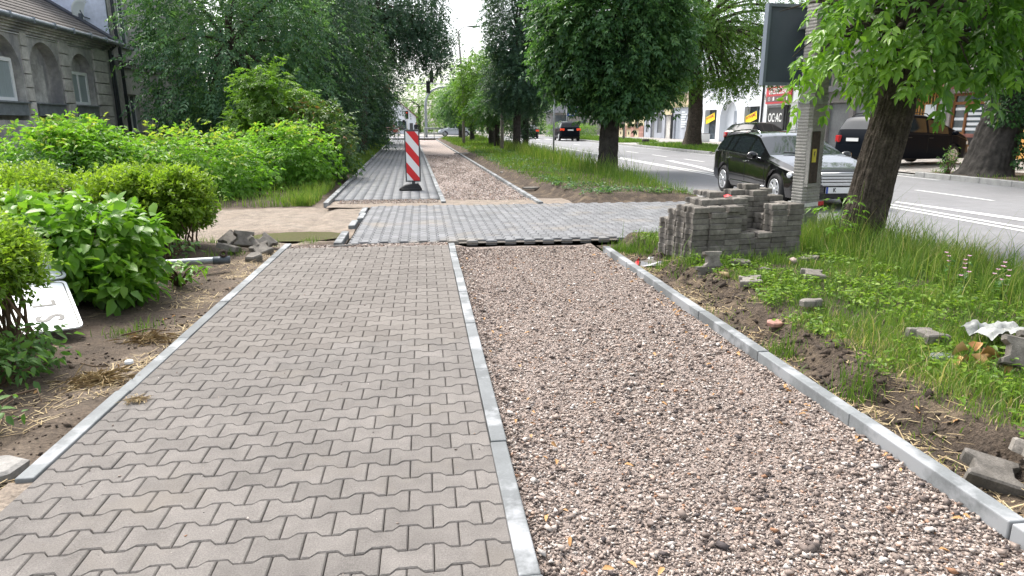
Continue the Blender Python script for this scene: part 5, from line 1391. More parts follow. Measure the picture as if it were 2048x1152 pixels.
def car(name, label, loc, rotz, paint, sp, group=None, cat='car'):
    t = thing(name, label, cat, loc, rotz, group)
    P = M[paint]
    top, belt, plan, bot = map(smooth_interp, (sp['top'], sp['belt'], sp['plan'], sp['bot']))
    rw, axles = sp['rw'], sp['axles']; ra = rw * 1.16
    y0, y1 = sp['y0'], sp['y1']
    ys = set(np.linspace(y0, y1, 84).tolist())
    for a in axles:
        for k in range(15): ys.add(a + ra * math.cos(PI * k / 14))
    for a, b in sp['side'] + [sp['ws'], sp['rwin']]: ys |= {a, b}
    ys = sorted(y for y in ys if y0 <= y <= y1)
    ys = [y for i, y in enumerate(ys) if i == 0 or y - ys[i - 1] > .004]
    tum = sp.get('tumble', .27)
    zref = max(p[1] for p in sp['top']) - .98 * min(max(p[1] for p in sp['belt']), 1.0)
    rows = []
    for y in ys:
        zt, w, zl = top(y), plan(y), bot(y)
        zb = min(belt(y), zt - .015)
        for a in axles:
            if abs(y - a) < ra: zl = max(zl, rw + math.sqrt(max(ra * ra - (y - a) ** 2, 0)))
        zl = min(zl, zb - .06)
        h = zt - zb - .02
        k = max(0, h / zref)
        wr = w * (.955 - tum * min(k, 1.1))
        def pt(f): return (w * .955 + (wr - w * .955) * f, zb + .02 + h * f * .9)
        z1 = max(zl + .015, .40); z1 = min(z1, zb - .03); z2 = max(zl + .03, .62); z2 = min(max(z2, z1 + .01), zb - .012)
        sec = [(w * .93, zl), (w * .985, z1), (w, z2), (w * .985, zb), pt(.0), pt(.08), pt(.86), pt(1.0), (wr * .82, zt - h * .045), (wr * .5, zt - h * .012), (0, zt)]
        rows.append(sec)
    NS = len(rows[0])
    V = [(s * x, y, z) for y, sec in zip(ys, rows) for s in (1,) for x, z in sec]
    n1 = len(V)
    V += [(-x, y, z) for y, sec in zip(ys, rows) for x, z in sec]
    body, glass = [], {}
    for i in range(len(ys) - 1):
        ym = (ys[i] + ys[i + 1]) / 2
        for j in range(NS - 1):
            key = None
            if j == 5:
                for q, (a, b) in enumerate(sp['side']):
                    if a < ym < b: key = ('side', q)
            if j >= 7:
                if sp['ws'][0] < ym < sp['ws'][1]: key = ('ws', 0)
                if sp['rwin'][0] < ym < sp['rwin'][1]: key = ('rw', 0)
            for s in (0, 1):
                o = s * n1; f = (o + i * NS + j, o + (i + 1) * NS + j, o + (i + 1) * NS + j + 1, o + i * NS + j + 1)
                if s == 1: f = f[::-1]
                if key is None: body.append(f)
                else: glass.setdefault(key + ((s,) if key[0] == 'side' else ()), []).append(f)
    for i in (0, len(ys) - 1):
        f = [i * NS + j for j in range(NS)] + [n1 + i * NS + j for j in range(NS - 2, -1, -1)]
        body.append(f if i == 0 else f[::-1])
    def sub(faces, nm, m, par):
        fl = []
        for f in faces:
            p = [Vector(V[k]) for k in f]; c = sum(p, Vector()) / len(p)
            nn = Vector()
            for q in range(1, len(p) - 1): nn += (p[q] - p[0]).cross(p[q + 1] - p[0])
            ref = Vector((0, max(y0 + .6, min(y1 - .6, c.y)), .55))
            fl.append(list(f) if nn.dot(c - ref) >= 0 else list(f)[::-1])
        faces = fl
        idx = sorted({k for f in faces for k in f}); mp = {k: i for i, k in enumerate(idx)}
        me = bpy.data.meshes.new(nm); me.from_pydata([V[k] for k in idx], [], [[mp[k] for k in f] for f in faces]); me.materials.append(m)
        me.polygons.foreach_set("use_smooth", np.ones(len(faces), dtype=bool)); me.update()
        # merge the centre seam so the roof and bonnet shade as one
        import bmesh
        b = bmesh.new(); b.from_mesh(me); bmesh.ops.remove_doubles(b, verts=b.verts, dist=.0005); b.to_mesh(me); b.free()
        try:
            me.set_sharp_from_angle(angle=R(38))
        except Exception: pass
        return link(bpy.data.objects.new(nm, me), par)
    bo = sub(body, 'body', P, t)
    for k, f in glass.items(): sub(f, 'side_window' if k[0] == 'side' else 'windscreen' if k[0] == 'ws' else 'rear_window', M['glass'], t)
    wmid = plan(0)
    # underbody and wheel wells
    q = MB(); q.bx(-wmid * .72, wmid * .72, y0 + .3, y1 - .3, .2, .55); q.bx(-wmid * .9, wmid * .9, axles[1] + ra, axles[0] - ra, .2, .4)
    for a in axles: q.bx(-wmid * .9, wmid * .9, a - ra * 1.02, a + ra * 1.02, rw, rw + ra + .02)
    q.build('underbody', M['rubber'], t)
    # wheels
    for a in axles:
        for s in (-1, 1):
            b = MB(); tw = .2; xo = s * (plan(a) - .015)
            b.lathe([(rw * .62, -tw * .5), (rw * .9, -tw * .5), (rw, -tw * .36), (rw, tw * .36), (rw * .9, tw * .5), (rw * .68, tw * .5), (rw * .66, tw * .3), (0.0, tw * .3)], 32, 'x')
            wh = b.build('wheel', M['rubber'], t); wh.location = (xo - s * tw * .5, a, rw)
            if s < 0: wh.rotation_euler = (0, 0, PI)
            rm = MB(); r0 = rw * .67
            rm.lathe([(r0, .085), (r0 * 1.0, .105), (r0 * .88, .1), (r0 * .86, .07)], 32, 'x')
            ns = sp.get('spokes', 5)
            for k in range(ns):
                A = Matrix.Rotation(2 * PI * k / ns, 4, 'X')
                wd = r0 * (2.2 / ns if ns > 7 else .24)
                for e in ((-.13, .13) if ns <= 5 else (0,)):
                    rm.add([(.07, -wd * .5 + e * r0 * .3, r0 * .1), (.07, wd * .5 + e * r0 * .3, r0 * .1), (.09, wd * .62 + e * r0 * 1.6, r0 * .95), (.09, -wd * .62 + e * r0 * 1.6, r0 * .95), (.095, -wd * .35 + e * r0 * .3, r0 * .1), (.095, wd * .35 + e * r0 * .3, r0 * .1), (.105, wd * .5 + e * r0 * 1.6, r0 * .95), (.105, -wd * .5 + e * r0 * 1.6, r0 * .95)], [(4, 5, 6, 7), (0, 4, 7, 3), (1, 2, 6, 5)], False, A)
            rm.lathe([(r0 * .24, .06), (r0 * .22, .108), (0, .112)], 16, 'x')
            rm.build('rim', M[sp.get('rim', 'alloy')], wh)
    # lamps
    for s in (-1, 1):
        y, z, x, rx, ry, rz = sp['head']
        q = MB(); q.ell((0, 0, 0), (rx, ry, rz), 14, 10, Matrix.Translation((s * x, y, z)) @ Euler((R(-14), 0, R(-s * 38))).to_matrix().to_4x4()); hl = q.build('headlight', M['lamp'], t)
        y, z, x, rx, ry, rz = sp['tail']
        q = MB(); q.box((0, 0, 0), (2 * rx, 2 * ry, 2 * rz), Matrix.Translation((s * x, y, z)) @ Euler((0, 0, R(s * 30))).to_matrix().to_4x4()); q.build('taillight', M[sp.get('tailmat', 'tail')], t, bevel=.02)
        # mirror
        y, z, x = sp['mirror']
        q = MB(); q.ell((s * (x + .12), y, z), (.12, .075, .08), 14, 8); q.tube([(s * (x - .04), y + .02, z - .07), (s * (x + .06), y, z - .04)], .022, 6); q.build('mirror', P, t)
        # handles
        for yh in sp['handles']:
            w = plan(yh); q = MB(); q.box((s * (w + .012), yh, belt(yh) - .11), (.035, .17, .028)); q.build('handle', M[sp.get('trim', 'chrome')], t, bevel=.008)
        # door seams
        q = MB()
        for ya in sp['seams']:
            pts = [(s * (plan(ya) * .985 + .001), ya, belt(ya)), (s * (plan(ya) + .001), ya, .62), (s * (plan(ya) * .985 + .001), ya, .40)]
            q.tube(pts, .0045, 4, False)
        q.build('door_seam', M['black'], t)
        # waist and sill trim
        if sp.get('trimline'):
            q = MB(); yy = np.linspace(sp['side'][-1][0] if sp['side'][0][0] > sp['side'][-1][0] else sp['side'][0][0], max(b for a, b in sp['side']) + .1, 18)
            q.tube([(s * (plan(y) * .972 + .004), y, belt(y) + .02) for y in yy], .009, 5)
            yy = np.linspace(axles[1] + ra + .04, axles[0] - ra - .04, 10); q.tube([(s * (plan(y) * .985 + .004), y, .36) for y in yy], .012, 5)
            q.build('trim_strip', M['chrome'], t)
        if sp.get('rails'):
            a, b = sp['rails']; yy = np.linspace(a, b, 16); q = MB()
            def rx_(y):
                h = top(y) - belt(y) - .02; return plan(y) * (.955 - tum * min(max(0, h / zref), 1.1)) * .93
            q.tube([(s * rx_(yy[0]), yy[0], top(yy[0]) - .03)] + [(s * rx_(y), y, top(y) + .035) for y in yy[1:-1]] + [(s * rx_(yy[-1]), yy[-1], top(yy[-1]) - .03)], .016, 6)
            q.build('roof_rail', M[sp.get('railmat', 'chrome')], t)
    # plates
    y, z = sp['fplate']; q = MB(); q.bx(-.26, .26, y, y + .02, z - .056, z + .056); pl = q.build('number_plate', M['plate'], t)
    q = MB(); q.bx(.225, .262, y + .019, y + .024, z - .058, z + .058); q.build('plate_band', M['plate_blue'], pl)
    if sp.get('ftext'):
        text(sp['ftext'], .11, Matrix.Translation((.10, y + .024, z)) @ Euler((PI / 2, 0, PI)).to_matrix().to_4x4(), M['black'], pl, .8)
    y, z = sp['rplate']; q = MB(); q.bx(-.26, .26, y - .02, y, z - .056, z + .056); q.build('number_plate', M['plate'], t)
    # grille and lower intake
    y, z, hw, hh, ns = sp['grille']
    q = MB(); q.bx(-hw, hw, y - .03, y + .004, z - hh, z + hh); g = q.build('grille', M['black'], t, bevel=.02)
    if ns:
        q = MB()
        for k in range(ns):
            zz = z - hh + 2 * hh * (k + .5) / ns; q.bx(-hw * .97, hw * .97, y, y + .03, zz - hh * .2, zz + hh * .14)
        q.tube([(-hw, y + .01, z + hh), (hw, y + .01, z + hh), (hw * .86, y + .01, z - hh), (-hw * .86, y + .01, z - hh), (-hw, y + .01, z + hh)], .014, 6)
        q.build('grille_bar', M['alloy'], g)
    q = MB(); q.bx(-hw * 1.5, hw * 1.5, y - .02, y + .008, .24, .34); q.build('lower_intake', M['black'], t, bevel=.02)
    for s in (-1, 1):
        q = MB(); q.lathe([(.0, .02), (.055, .015), (.06, 0), (.06, -.03)], 14, 'z', Matrix.Translation((s * hw * 1.75, y - .03, .36)) @ Euler((R(-90), 0, R(-s * 22))).to_matrix().to_4x4()); q.build('fog_lamp', M['lamp'], t)
    if sp.get('wiper'):
        q = MB(); q.tube([(-.1, sp['ws'][1] - .02, top(sp['ws'][1]) + .02), (.45, sp['ws'][1] - .12, top(sp['ws'][1] - .12) + .0)], .009, 5); q.build('wiper', M['black'], t)
    return t

estate = dict(y0=-2.33, y1=2.29, rw=.33, axles=(1.42, -1.34),
    top=[(2.29, .62), (2.24, .73), (2.1, .80), (1.7, .885), (1.1, .985), (.98, 1.0), (.1, 1.385), (-.2, 1.44), (-.7, 1.465), (-1.4, 1.43), (-1.85, 1.36), (-2.22, 1.0), (-2.28, .9), (-2.33, .62)],
    belt=[(2.29, .58), (2.1, .70), (1.0, .89), (0, .94), (-1.5, .985), (-2.2, .97), (-2.33, .58)],
    plan=[(2.29, .60), (2.22, .72), (2.05, .815), (1.6, .868), (.5, .885), (-1.5, .88), (-2.1, .83), (-2.27, .76), (-2.33, .66)],
    bot=[(2.29, .30), (2.1, .22), (1.0, .22), (-1.5, .24), (-2.33, .34)],
    side=[(-.02, .62), (-.10, -.92), (-1.0, -1.30), (-1.38, -1.98)], ws=(.14, .98), rwin=(-2.16, -1.88),
    head=(2.02, .66, .66, .23, .12, .105), tail=(-2.19, .80, .68, .12, .04, .11), mirror=(.62, .98, .90), handles=(-.02, -1.02), seams=(.95, -.06, -1.1),
    trimline=True, rails=(.0, -1.9), fplate=(2.31, .40), rplate=(-2.335, .74), grille=(2.285, .61, .37, .115, 4), ftext='K', spokes=5, wiper=True, trim='chrome')
for k in ('side',): estate[k] = [(min(a), max(a)) for a in estate[k]]
car('estate_car', 'shiny black estate car with silver roof rails passing behind the paver stack', (7.42, 13.15, RZ + .02), PI - R(4), 'carblack', estate).scale = (.94, .94, .93)

van = dict(y0=-2.3, y1=2.32, rw=.32, axles=(1.35, -1.48),
    top=[(2.32, .62), (2.25, .80), (1.9, .97), (1.55, 1.10), (1.45, 1.14), (.45, 1.62), (.1, 1.70), (-.6, 1.74), (-1.5, 1.71), (-1.95, 1.62), (-2.2, 1.08), (-2.27, .9), (-2.3, .6)],
    belt=[(2.32, .56), (2.1, .80), (1.4, .98), (0, 1.03), (-1.5, 1.06), (-2.2, 1.05), (-2.3, .58)],
    plan=[(2.32, .58), (2.2, .74), (1.95, .85), (1.5, .9), (0, .905), (-1.6, .895), (-2.1, .86), (-2.25, .80), (-2.3, .72)],
    bot=[(2.32, .28), (2.1, .2), (0, .22), (-2.3, .30)],
    side=[(.16, 1.05), (-.85, .06), (-1.86, -.95)], ws=(.5, 1.45), rwin=(-2.14, -1.92), tumble=.24,
    head=(2.05, .74, .66, .22, .13, .12), tail=(-2.19, .88, .74, .2, .06, .12), mirror=(1.12, 1.08, .93), handles=(.2, -.75), seams=(1.2, .1, -.9),
    rails=(.3, -1.8), railmat='black', fplate=(2.33, .42), rplate=(-2.30, .86), grille=(2.315, .66, .4, .06, 0), spokes=12, trim='black')
van['side'] = [(min(a), max(a)) for a in van['side']]
car('minivan', 'black family van with red tail lights parked on the pavement', (16.9, 22.15, .12), R(-79), 'carnavy', van)

hatch = dict(y0=-2.05, y1=2.05, rw=.30, axles=(1.25, -1.25),
    top=[(2.05, .60), (1.98, .74), (1.7, .86), (1.2, .97), (1.1, .99), (.2, 1.40), (-.2, 1.46), (-.9, 1.46), (-1.5, 1.38), (-1.95, 1.0), (-2.02, .85), (-2.05, .6)],
    belt=[(2.05, .55), (1.8, .76), (1, .90), (0, .94), (-1.2, .98), (-1.95, .96), (-2.05, .56)],
    plan=[(2.05, .55), (1.95, .70), (1.75, .80), (1.3, .845), (0, .86), (-1.4, .85), (-1.85, .80), (-2.05, .66)],
    bot=[(2.05, .28), (1.8, .2), (0, .22), (-2.05, .32)],
    side=[(.05, .85), (-.85, -.05), (-1.5, -.95)], ws=(.24, 1.1), rwin=(-1.9, -1.52),
    head=(1.86, .68, .60, .2, .12, .1), tail=(-1.92, .85, .66, .14, .05, .13), mirror=(.72, .98, .88), handles=(-.02, -.85), seams=(1.0, -.0, -.95),
    fplate=(2.06, .42), rplate=(-2.05, .62), grille=(2.05, .58, .4, .05, 0), spokes=7, trim='black')
car('parked_car', 'dark parked car showing only its roof above the black estate', (16.9, 32.6, .13), R(-60), 'carblack', hatch)
car('hatchback', 'silver hatchback crossing on the side road behind the island trees', (3.9, 83, .03), R(90), 'carsilver', hatch)
car('red_car', 'red car parked beyond the path by the red brick wing', (-5.2, 92, .06), R(80), 'carred', hatch)
sedan = dict(hatch, y0=-2.3, y1=2.2, axles=(1.35, -1.3), rw=.31,
    top=[(2.2, .60), (2.12, .74), (1.8, .86), (1.2, .97), (1.1, .99), (.25, 1.38), (-.2, 1.44), (-.8, 1.42), (-1.2, 1.34), (-1.75, 1.07), (-2.2, 1.03), (-2.27, .9), (-2.3, .6)],
    belt=[(2.2, .55), (1.9, .76), (1, .90), (0, .94), (-1.2, .98), (-2.2, .98), (-2.3, .56)],
    plan=[(2.2, .55), (2.1, .70), (1.85, .82), (1.3, .87), (0, .885), (-1.5, .875), (-2.1, .82), (-2.3, .68)],
    bot=[(2.2, .28), (1.9, .2), (0, .22), (-2.3, .32)], rwin=(-1.72, -1.0), side=[(.05, .85), (-1.0, -.05)],
    tail=(-2.2, .86, .68, .19, .05, .09), tailmat='tail_on', rplate=(-2.3, .82), head=(2.0, .68, .62, .2, .12, .1), fplate=(2.21, .42), grille=(2.2, .58, .4, .05, 0))
car('saloon_car', 'dark saloon driving away with its tail lights lit', (11.0, 71, RZ + .02), R(-1.5), 'carblack', sedan)
suv = dict(hatch, y0=-2.35, y1=2.35, axles=(1.42, -1.42), rw=.38,
    top=[(2.35, .75), (2.28, .92), (2.0, 1.02), (1.3, 1.14), (1.15, 1.17), (.35, 1.62), (0, 1.72), (-.8, 1.76), (-1.7, 1.70), (-1.95, 1.62), (-2.25, 1.15), (-2.32, 1.0), (-2.35, .7)],
    belt=[(2.35, .7), (2.1, .92), (1.1, 1.06), (0, 1.12), (-1.5, 1.16), (-2.25, 1.1), (-2.35, .7)],
    plan=[(2.35, .62), (2.25, .8), (2.0, .92), (1.4, .96), (0, .965), (-1.6, .96), (-2.1, .92), (-2.35, .78)],
    bot=[(2.35, .38), (2, .3), (0, .3), (-2.35, .42)], side=[(.1, .85), (-.95, 0), (-1.8, -1.05)], ws=(.4, 1.15), rwin=(-2.2, -1.93),
    tail=(-2.24, 1.02, .74, .2, .06, .10), tailmat='tail_on', rplate=(-2.35, .98), head=(2.1, .85, .7, .22, .12, .1), mirror=(.75, 1.18, .97), fplate=(2.36, .5), grille=(2.35, .75, .42, .12, 3), rails=(.1, -1.75), railmat='black')
car('off_roader', 'big dark off-roader driving away behind the two-plate sign post', (13.25, 62.4, RZ + .02), R(-2.5), 'carnavy', suv)

# ================================================================== STREET FURNITURE
def concrete_pole():
    t = thing('concrete_pole', 'ribbed concrete lamp pole wrapped in tape beside the paver stack', 'pole', (5.08, 8.38, -.05))
    t.rotation_euler = (R(.2), R(-1.6), R(14))
    mb = MB(); hw, hd, ch = .15, .13, .04
    prof = [(hw - ch, -hd), (hw, -hd + ch), (hw, hd - ch), (hw - ch, hd), (-hw + ch, hd), (-hw, hd - ch), (-hw, -hd + ch), (-hw + ch, -hd)]
    z, v, f = 0, [], []
    zs = []
    random.seed(3)
    while z < 7.4:
        zs += [(z, 1.0), (z + .012, 1.0), (z + .017, 1.025 + random.uniform(0, .01)), (z + .032, 1.025 + random.uniform(0, .01)), (z + .037, 1.0)]
        z += .040
    for i, (z, k) in enumerate(zs):
        tp = 1 - .022 * z
        for x, y in prof: v.append((x * k * tp, y * k * tp, z))
    for i in range(len(zs) - 1):
        for q in range(8): f.append((i * 8 + q, i * 8 + (q + 1) % 8, (i + 1) * 8 + (q + 1) % 8, (i + 1) * 8 + q))
    mb.add(v, f); mb.build('shaft', M['concrete'], t)
    q = MB(); q.bx(-.13, .01, -.165, -.08, .80, 1.46); d = q.build('hatch', M['iron'], t, bevel=.008)
    q = MB(); q.bx(-.145, -.13, -.16, -.08, .78, 1.48); q.bx(.011, .026, -.16, -.08, .78, 1.48); q.bx(-.145, .026, -.17, -.08, 1.462, 1.50); q.bx(-.145, .026, -.162, -.08, .755, .797); q.build('hatch_frame', M['concrete'], d)
    q = MB(); q.bx(-.108, -.042, -.169, -.164, 1.07, 1.24); lab = q.build('warning_label', M['green_tape'], d)
    q = MB(); q.add([(-0.080, -.1705, 1.21), (-0.065, -.1705, 1.21), (-0.076, -.1705, 1.168), (-0.066, -.1705, 1.168), (-0.088, -.1705, 1.12), (-0.078, -.1705, 1.158), (-0.090, -.1705, 1.158)], [(0, 1, 2), (0, 2, 6), (2, 3, 5), (3, 4, 5)]); q.build('lightning_mark', M['black'], lab)
    q = MB()
    for k, z in enumerate((1.80, 1.825, 1.845, 1.87)):
        q.add([(x * 1.05, y * 1.06, z + .02 * (k % 2) * (1 if x > 0 else -1) + dz) for dz in (0, .028) for x, y in prof], [(i, (i + 1) % 8, 8 + (i + 1) % 8, 8 + i) for i in range(8)])
    q.build('tape_band', M['plastic'], t)
    return t
concrete_pole()
def barrier_tape():
    t = thing('warning_tape', 'red and white warning tape tied low round the concrete pole', 'tape', (5.08, 8.38, 0), R(14))
    for k, (a, b, m) in enumerate(((-.165, .07, 'tape_white'), (.07, .168, 'red'))):
        q = MB(); n = 6
        v = []
        for i in range(n + 1):
            u = a + (b - a) * i / n; sl = .05 * (u + .2); v += [(u, -.146 + .004 * math.sin(i * 2), .43 + sl + .003 * math.sin(i * 3)), (u, -.144, .48 + sl * 1.35)]
        q.add(v, [(2 * i, 2 * i + 2, 2 * i + 3, 2 * i + 1) for i in range(n)]); q.build('tape_stretch', M[m], t)
    q = MB(); q.add([(.168, -.146, .45), (.168, -.144, .505), (.165, .146, .45), (.165, .146, .5), (-.165, .146, .44), (-.165, .146, .49), (-.165, -.146, .43), (-.165, -.144, .48)], [(0, 2, 3, 1), (2, 4, 5, 3), (4, 6, 7, 5)]); q.build('tape_loop', M['tape_white'], t)
barrier_tape()
def billboard():
    t = thing('billboard', 'dark grey framed board seen from behind, fixed to the concrete pole', 'board', (5.02, 8.75, 2.0))
    t.rotation_euler = (0, R(0), R(4))
    q = MB(); q.bx(-.52, .42, -.02, .02, 0.04, .97); q.build('board_panel', M['slate'], t)
    q = MB()
    for x0, x1, z0, z1 in ((-.56, -.52, .0, 1.01), (.42, .46, 0, 1.01), (-.52, .42, 0, .04), (-.52, .42, .97, 1.01)): q.bx(x0, x1, -.05, .04, z0, z1)
    q.build('board_frame', M['slate_rim'], t)
    q = MB(); q.bx(-.1, .1, -.18, -.05, .3, .36); q.bx(-.1, .1, -.18, -.05, .7, .76); q.build('bracket', M['steel'], t)
    q = MB(); q.bx(-.2, -.12, -.07, -.051, .0, .03); q.build('lock', M['steel'], t)
billboard()
def beacon():
    t = thing('road_beacon', 'red and white striped hazard beacon on a black rubber foot', 'beacon', (-.27, 15.75, 0))
    q = MB(); q.prism([(-.24, -.17), (.16, -.17), (.21, -.09), (.21, .09), (.16, .17), (-.24, .17), (-.31, .09), (-.31, -.09)], 0.005, .05); 
    q.add([(-.3, -.14, .05), (.2, -.14, .05), (.2, .14, .05), (-.3, .14, .05), (-.17, -.10, .13), (.13, -.10, .16), (.13, .10, .16), (-.17, .10, .13)], [(0, 1, 5, 4), (1, 2, 6, 5), (2, 3, 7, 6), (3, 0, 4, 7), (4, 5, 6, 7)]); q.build('foot', M['rubber'], t, bevel=.012)
    q = MB(); q.bx(-.02, .06, -.04, .04, .14, .24); q.bx(-.02, .055, -.035, .035, 1.36, 1.52); q.build('post', M['beacon_grey'], t)
    q = MB(); q.prism([(-.155, .20), (.195, .20), (.195, 1.35), (.17, 1.38), (-.13, 1.38), (-.155, 1.35)], -.04, .04, Matrix(((1, 0, 0, 0), (0, 0, -1, 0), (0, 1, 0, 0), (0, 0, 0, 1))))
    p = q.build('panel', M['beacon_grey'], t, bevel=.012)
    x0, x1, z0, z1 = -.125, .165, .23, 1.335
    q = MB(); q.bx(x0, x1, -.046, -.041, z0, z1); q.build('stripe_white', M['white'], p)
    slope, per, wd = -1.22, .47, .235
    for k in range(-1, 5):
        # bands falling to the right
        a = z1 - .0 - per * k
        poly = [(x0, a), (x1, a + slope * (x1 - x0)), (x1, a + slope * (x1 - x0) - wd), (x0, a - wd)]
        poly = [(x, z + .235 + .02) for x, z in poly]
        def clip(P, z, keep):
            out = []
            for i in range(len(P)):
                A, B = P[i], P[(i + 1) % len(P)]
                ia, ib = keep(A[1]), keep(B[1])
                if ia: out.append(A)
                if ia != ib: s = (z - A[1]) / (B[1] - A[1]); out.append((A[0] + (B[0] - A[0]) * s, z))
            return out
        poly = clip(poly, z1, lambda z: z <= z1)
        if len(poly) >= 3: poly = clip(poly, z0, lambda z: z >= z0)
        if len(poly) >= 3:
            q = MB(); q.add([(x, -.0485, z) for x, z in poly], [list(range(len(poly)))]); q.build('stripe_red', M['red'], p)
beacon()
def sign_post():
    t = thing('sign_post', 'slim grey post carrying two round signs seen from behind', 'sign', (5.16, 26.67, .0))
    q = MB(); q.tube([(0, 0, -.1), (0, 0, 3.05)], .038, 12); q.build('post', M['steel'], t)
    for dx, a in ((-.34, 24), (.42, -14)):
        q = MB(); q.lathe([(0, -.01), (.28, -.01), (.3, 0), (.3, .014), (0, .014)], 26, 'z', Matrix.Translation((dx, .02, 2.76)) @ Euler((R(90), 0, R(a))).to_matrix().to_4x4()); p = q.build('sign_plate', M['steel_dark'], t)
        q = MB(); q.bx(min(dx, 0), max(dx, 0), -.0, .02, 2.74, 2.78); q.build('bracket', M['steel'], p)
sign_post()
def lamp_post(label, x, y, h, arm, name='street_lamp', tilt=0):
    t = thing(name, label, 'street lamp', (x, y, 0))
    q = MB(); q.tube([(0, 0, -.1), (0, 0, h * .5), (tilt, 0, h)], [.11, .09, .06], 12); q.build('post', M['concrete'], t)
    if arm:
        q = MB(); q.tube([(tilt, 0, h), (tilt + arm * .4, 0, h + .25), (tilt + arm, 0, h + .32)], .03, 8); q.build('arm', M['steel'], t)
        q = MB(); q.ell((tilt + arm + .3, 0, h + .33), (.42, .15, .08), 14, 8); q.build('lamp_head', M['steel'], t)
lamp_post('tall street lamp rising above the island trees into the white sky', 2.85, 48, 7.6, .75, tilt=-.25)
lamp_post('thin grey post beside the small sprouting tree on the island', 4.35, 37.5, 3.6, 0, 'lamp_post')
lamp_post('thick grey post standing on the opposite verge left of the beige tenement', 17.3, 57.5, 7.5, 0, 'concrete_post')
lamp_post('grey lamp post standing behind the dark off-roader', 15.6, 71, 8, 0, 'lamp_post')
def crossing_sign(x, y):
    t = thing('crossing_sign', 'square blue pedestrian crossing sign above the dark off-roader', 'sign', (x, y, 0))
    q = MB(); q.tube([(-.5, 0, 0), (-.5, 0, 3.6)], .04, 8); q.build('post', M['steel'], t)
    q = MB(); q.bx(-.45, .55, -.03, .0, 2.25, 3.25); p = q.build('sign_plate', M['plate_blue'], t, bevel=.01)
    q = MB(); q.add([(-.33, -.034, 2.35), (.43, -.034, 2.35), (.05, -.034, 3.12)], [(0, 1, 2)]); q.build('triangle', M['white'], p)
    q = MB(); q.ell((.05, -.04, 2.83), (.05, .005, .05)); q.add([(.0, -.04, 2.78), (.1, -.04, 2.78), (.16, -.04, 2.45), (.1, -.04, 2.45), (.05, -.04, 2.62), (-.0, -.04, 2.45), (-.07, -.04, 2.45)], [(0, 6, 5, 4), (0, 4, 1), (1, 4, 3, 2)]); q.build('walker_mark', M['black'], p)
crossing_sign(14.55, 66)
def signal_mast():
    t = thing('signal_mast', 'grey arched signal mast spanning the side road with black signals', 'traffic light', (1.0, 78, 0))
    q = MB(); pts = [(-.6, 0, 0), (-.6, 0, 3.6)] + [(-.6 + 1.9 - 1.9 * math.cos(PI / 2 * k / 8), 0, 3.6 + 1.9 * math.sin(PI / 2 * k / 8)) for k in range(1, 9)] + [(5.5, 0, 5.55)]
    q.tube(pts, [.15] * 3 + [.12] * 8, 10); q.build('mast', M['steel'], t)
    q = MB(); q.tube([(-6, 1.2, 6.0), (4, 1.2, 5.9)], .05, 8); q.build('wire_arm', M['steel'], t)
    for x, z in ((-.25, 5.5), (.15, 6.6)):
        q = MB(); q.bx(x - .22, x + .22, -.25, .1, z - .65, z + .65); b = q.build('signal_head', M['black'], t, bevel=.03)
        for k in range(3):
            p = MB(); p.lathe([(.13, 0), (.13, .14), (.12, .14), (.12, 0)], 12, 'z', Matrix.Translation((x, -.25, z - .42 + .42 * k)) @ Euler((R(90), 0, 0)).to_matrix().to_4x4()); p.build('visor', M['black'], b)
    q = MB(); q.bx(-.75, -.45, -.3, .1, 1.0, 2.0); q.build('control_box', M['steel'], t)
signal_mast()
def ped_signal():
    t = thing('pedestrian_signal', 'pedestrian signal showing red on a thin white post behind the beacon', 'traffic light', (-1.55, 70.5, 0))
    q = MB(); q.tube([(0, 0, -.1), (0, 0, 2.6)], .07, 10); q.build('post', M['white'], t)
    q = MB(); q.bx(-.16, .16, -.2, .08, 2.0, 2.8); b = q.build('signal_head', M['black'], t, bevel=.02)
    q = MB(); q.ell((0, -.205, 2.6), (.07, .02, .07)); q.build('red_lamp', M['tail_on'], b)
    q = MB(); q.bx(-.45, -.2, -.1, .1, 1.4, 1.9); q.build('push_box', M['black'], t)
ped_signal()
def railing(label, x0, x1, y, n):
    t = thing('guard_railing', label, 'railing', (x0, y, 0)); L = x1 - x0
    for k in range(n + 1): q = MB(); q.tube([(L * k / n, 0, -.05), (L * k / n, 0, 1.12)], .035, 8); q.build('post', M['steel'], t)
    for z in (.45, 1.1): q = MB(); q.tube([(0, 0, z), (L, 0, z)], .03, 8); q.build('rail', M['steel'], t)
    q = MB(); q.bx(.05, L - .05, -.02, .02, .5, .62); q.bx(.05, L - .05, -.02, .02, .95, 1.08); q.build('board', M['steel'], t)
railing('grey two-rail guard fence closing the end of the gravel bed', .15, 2.2, 71.5, 2)
railing('grey guard fence left of the path end beside the far grass', -5.6, -2.6, 74, 3)
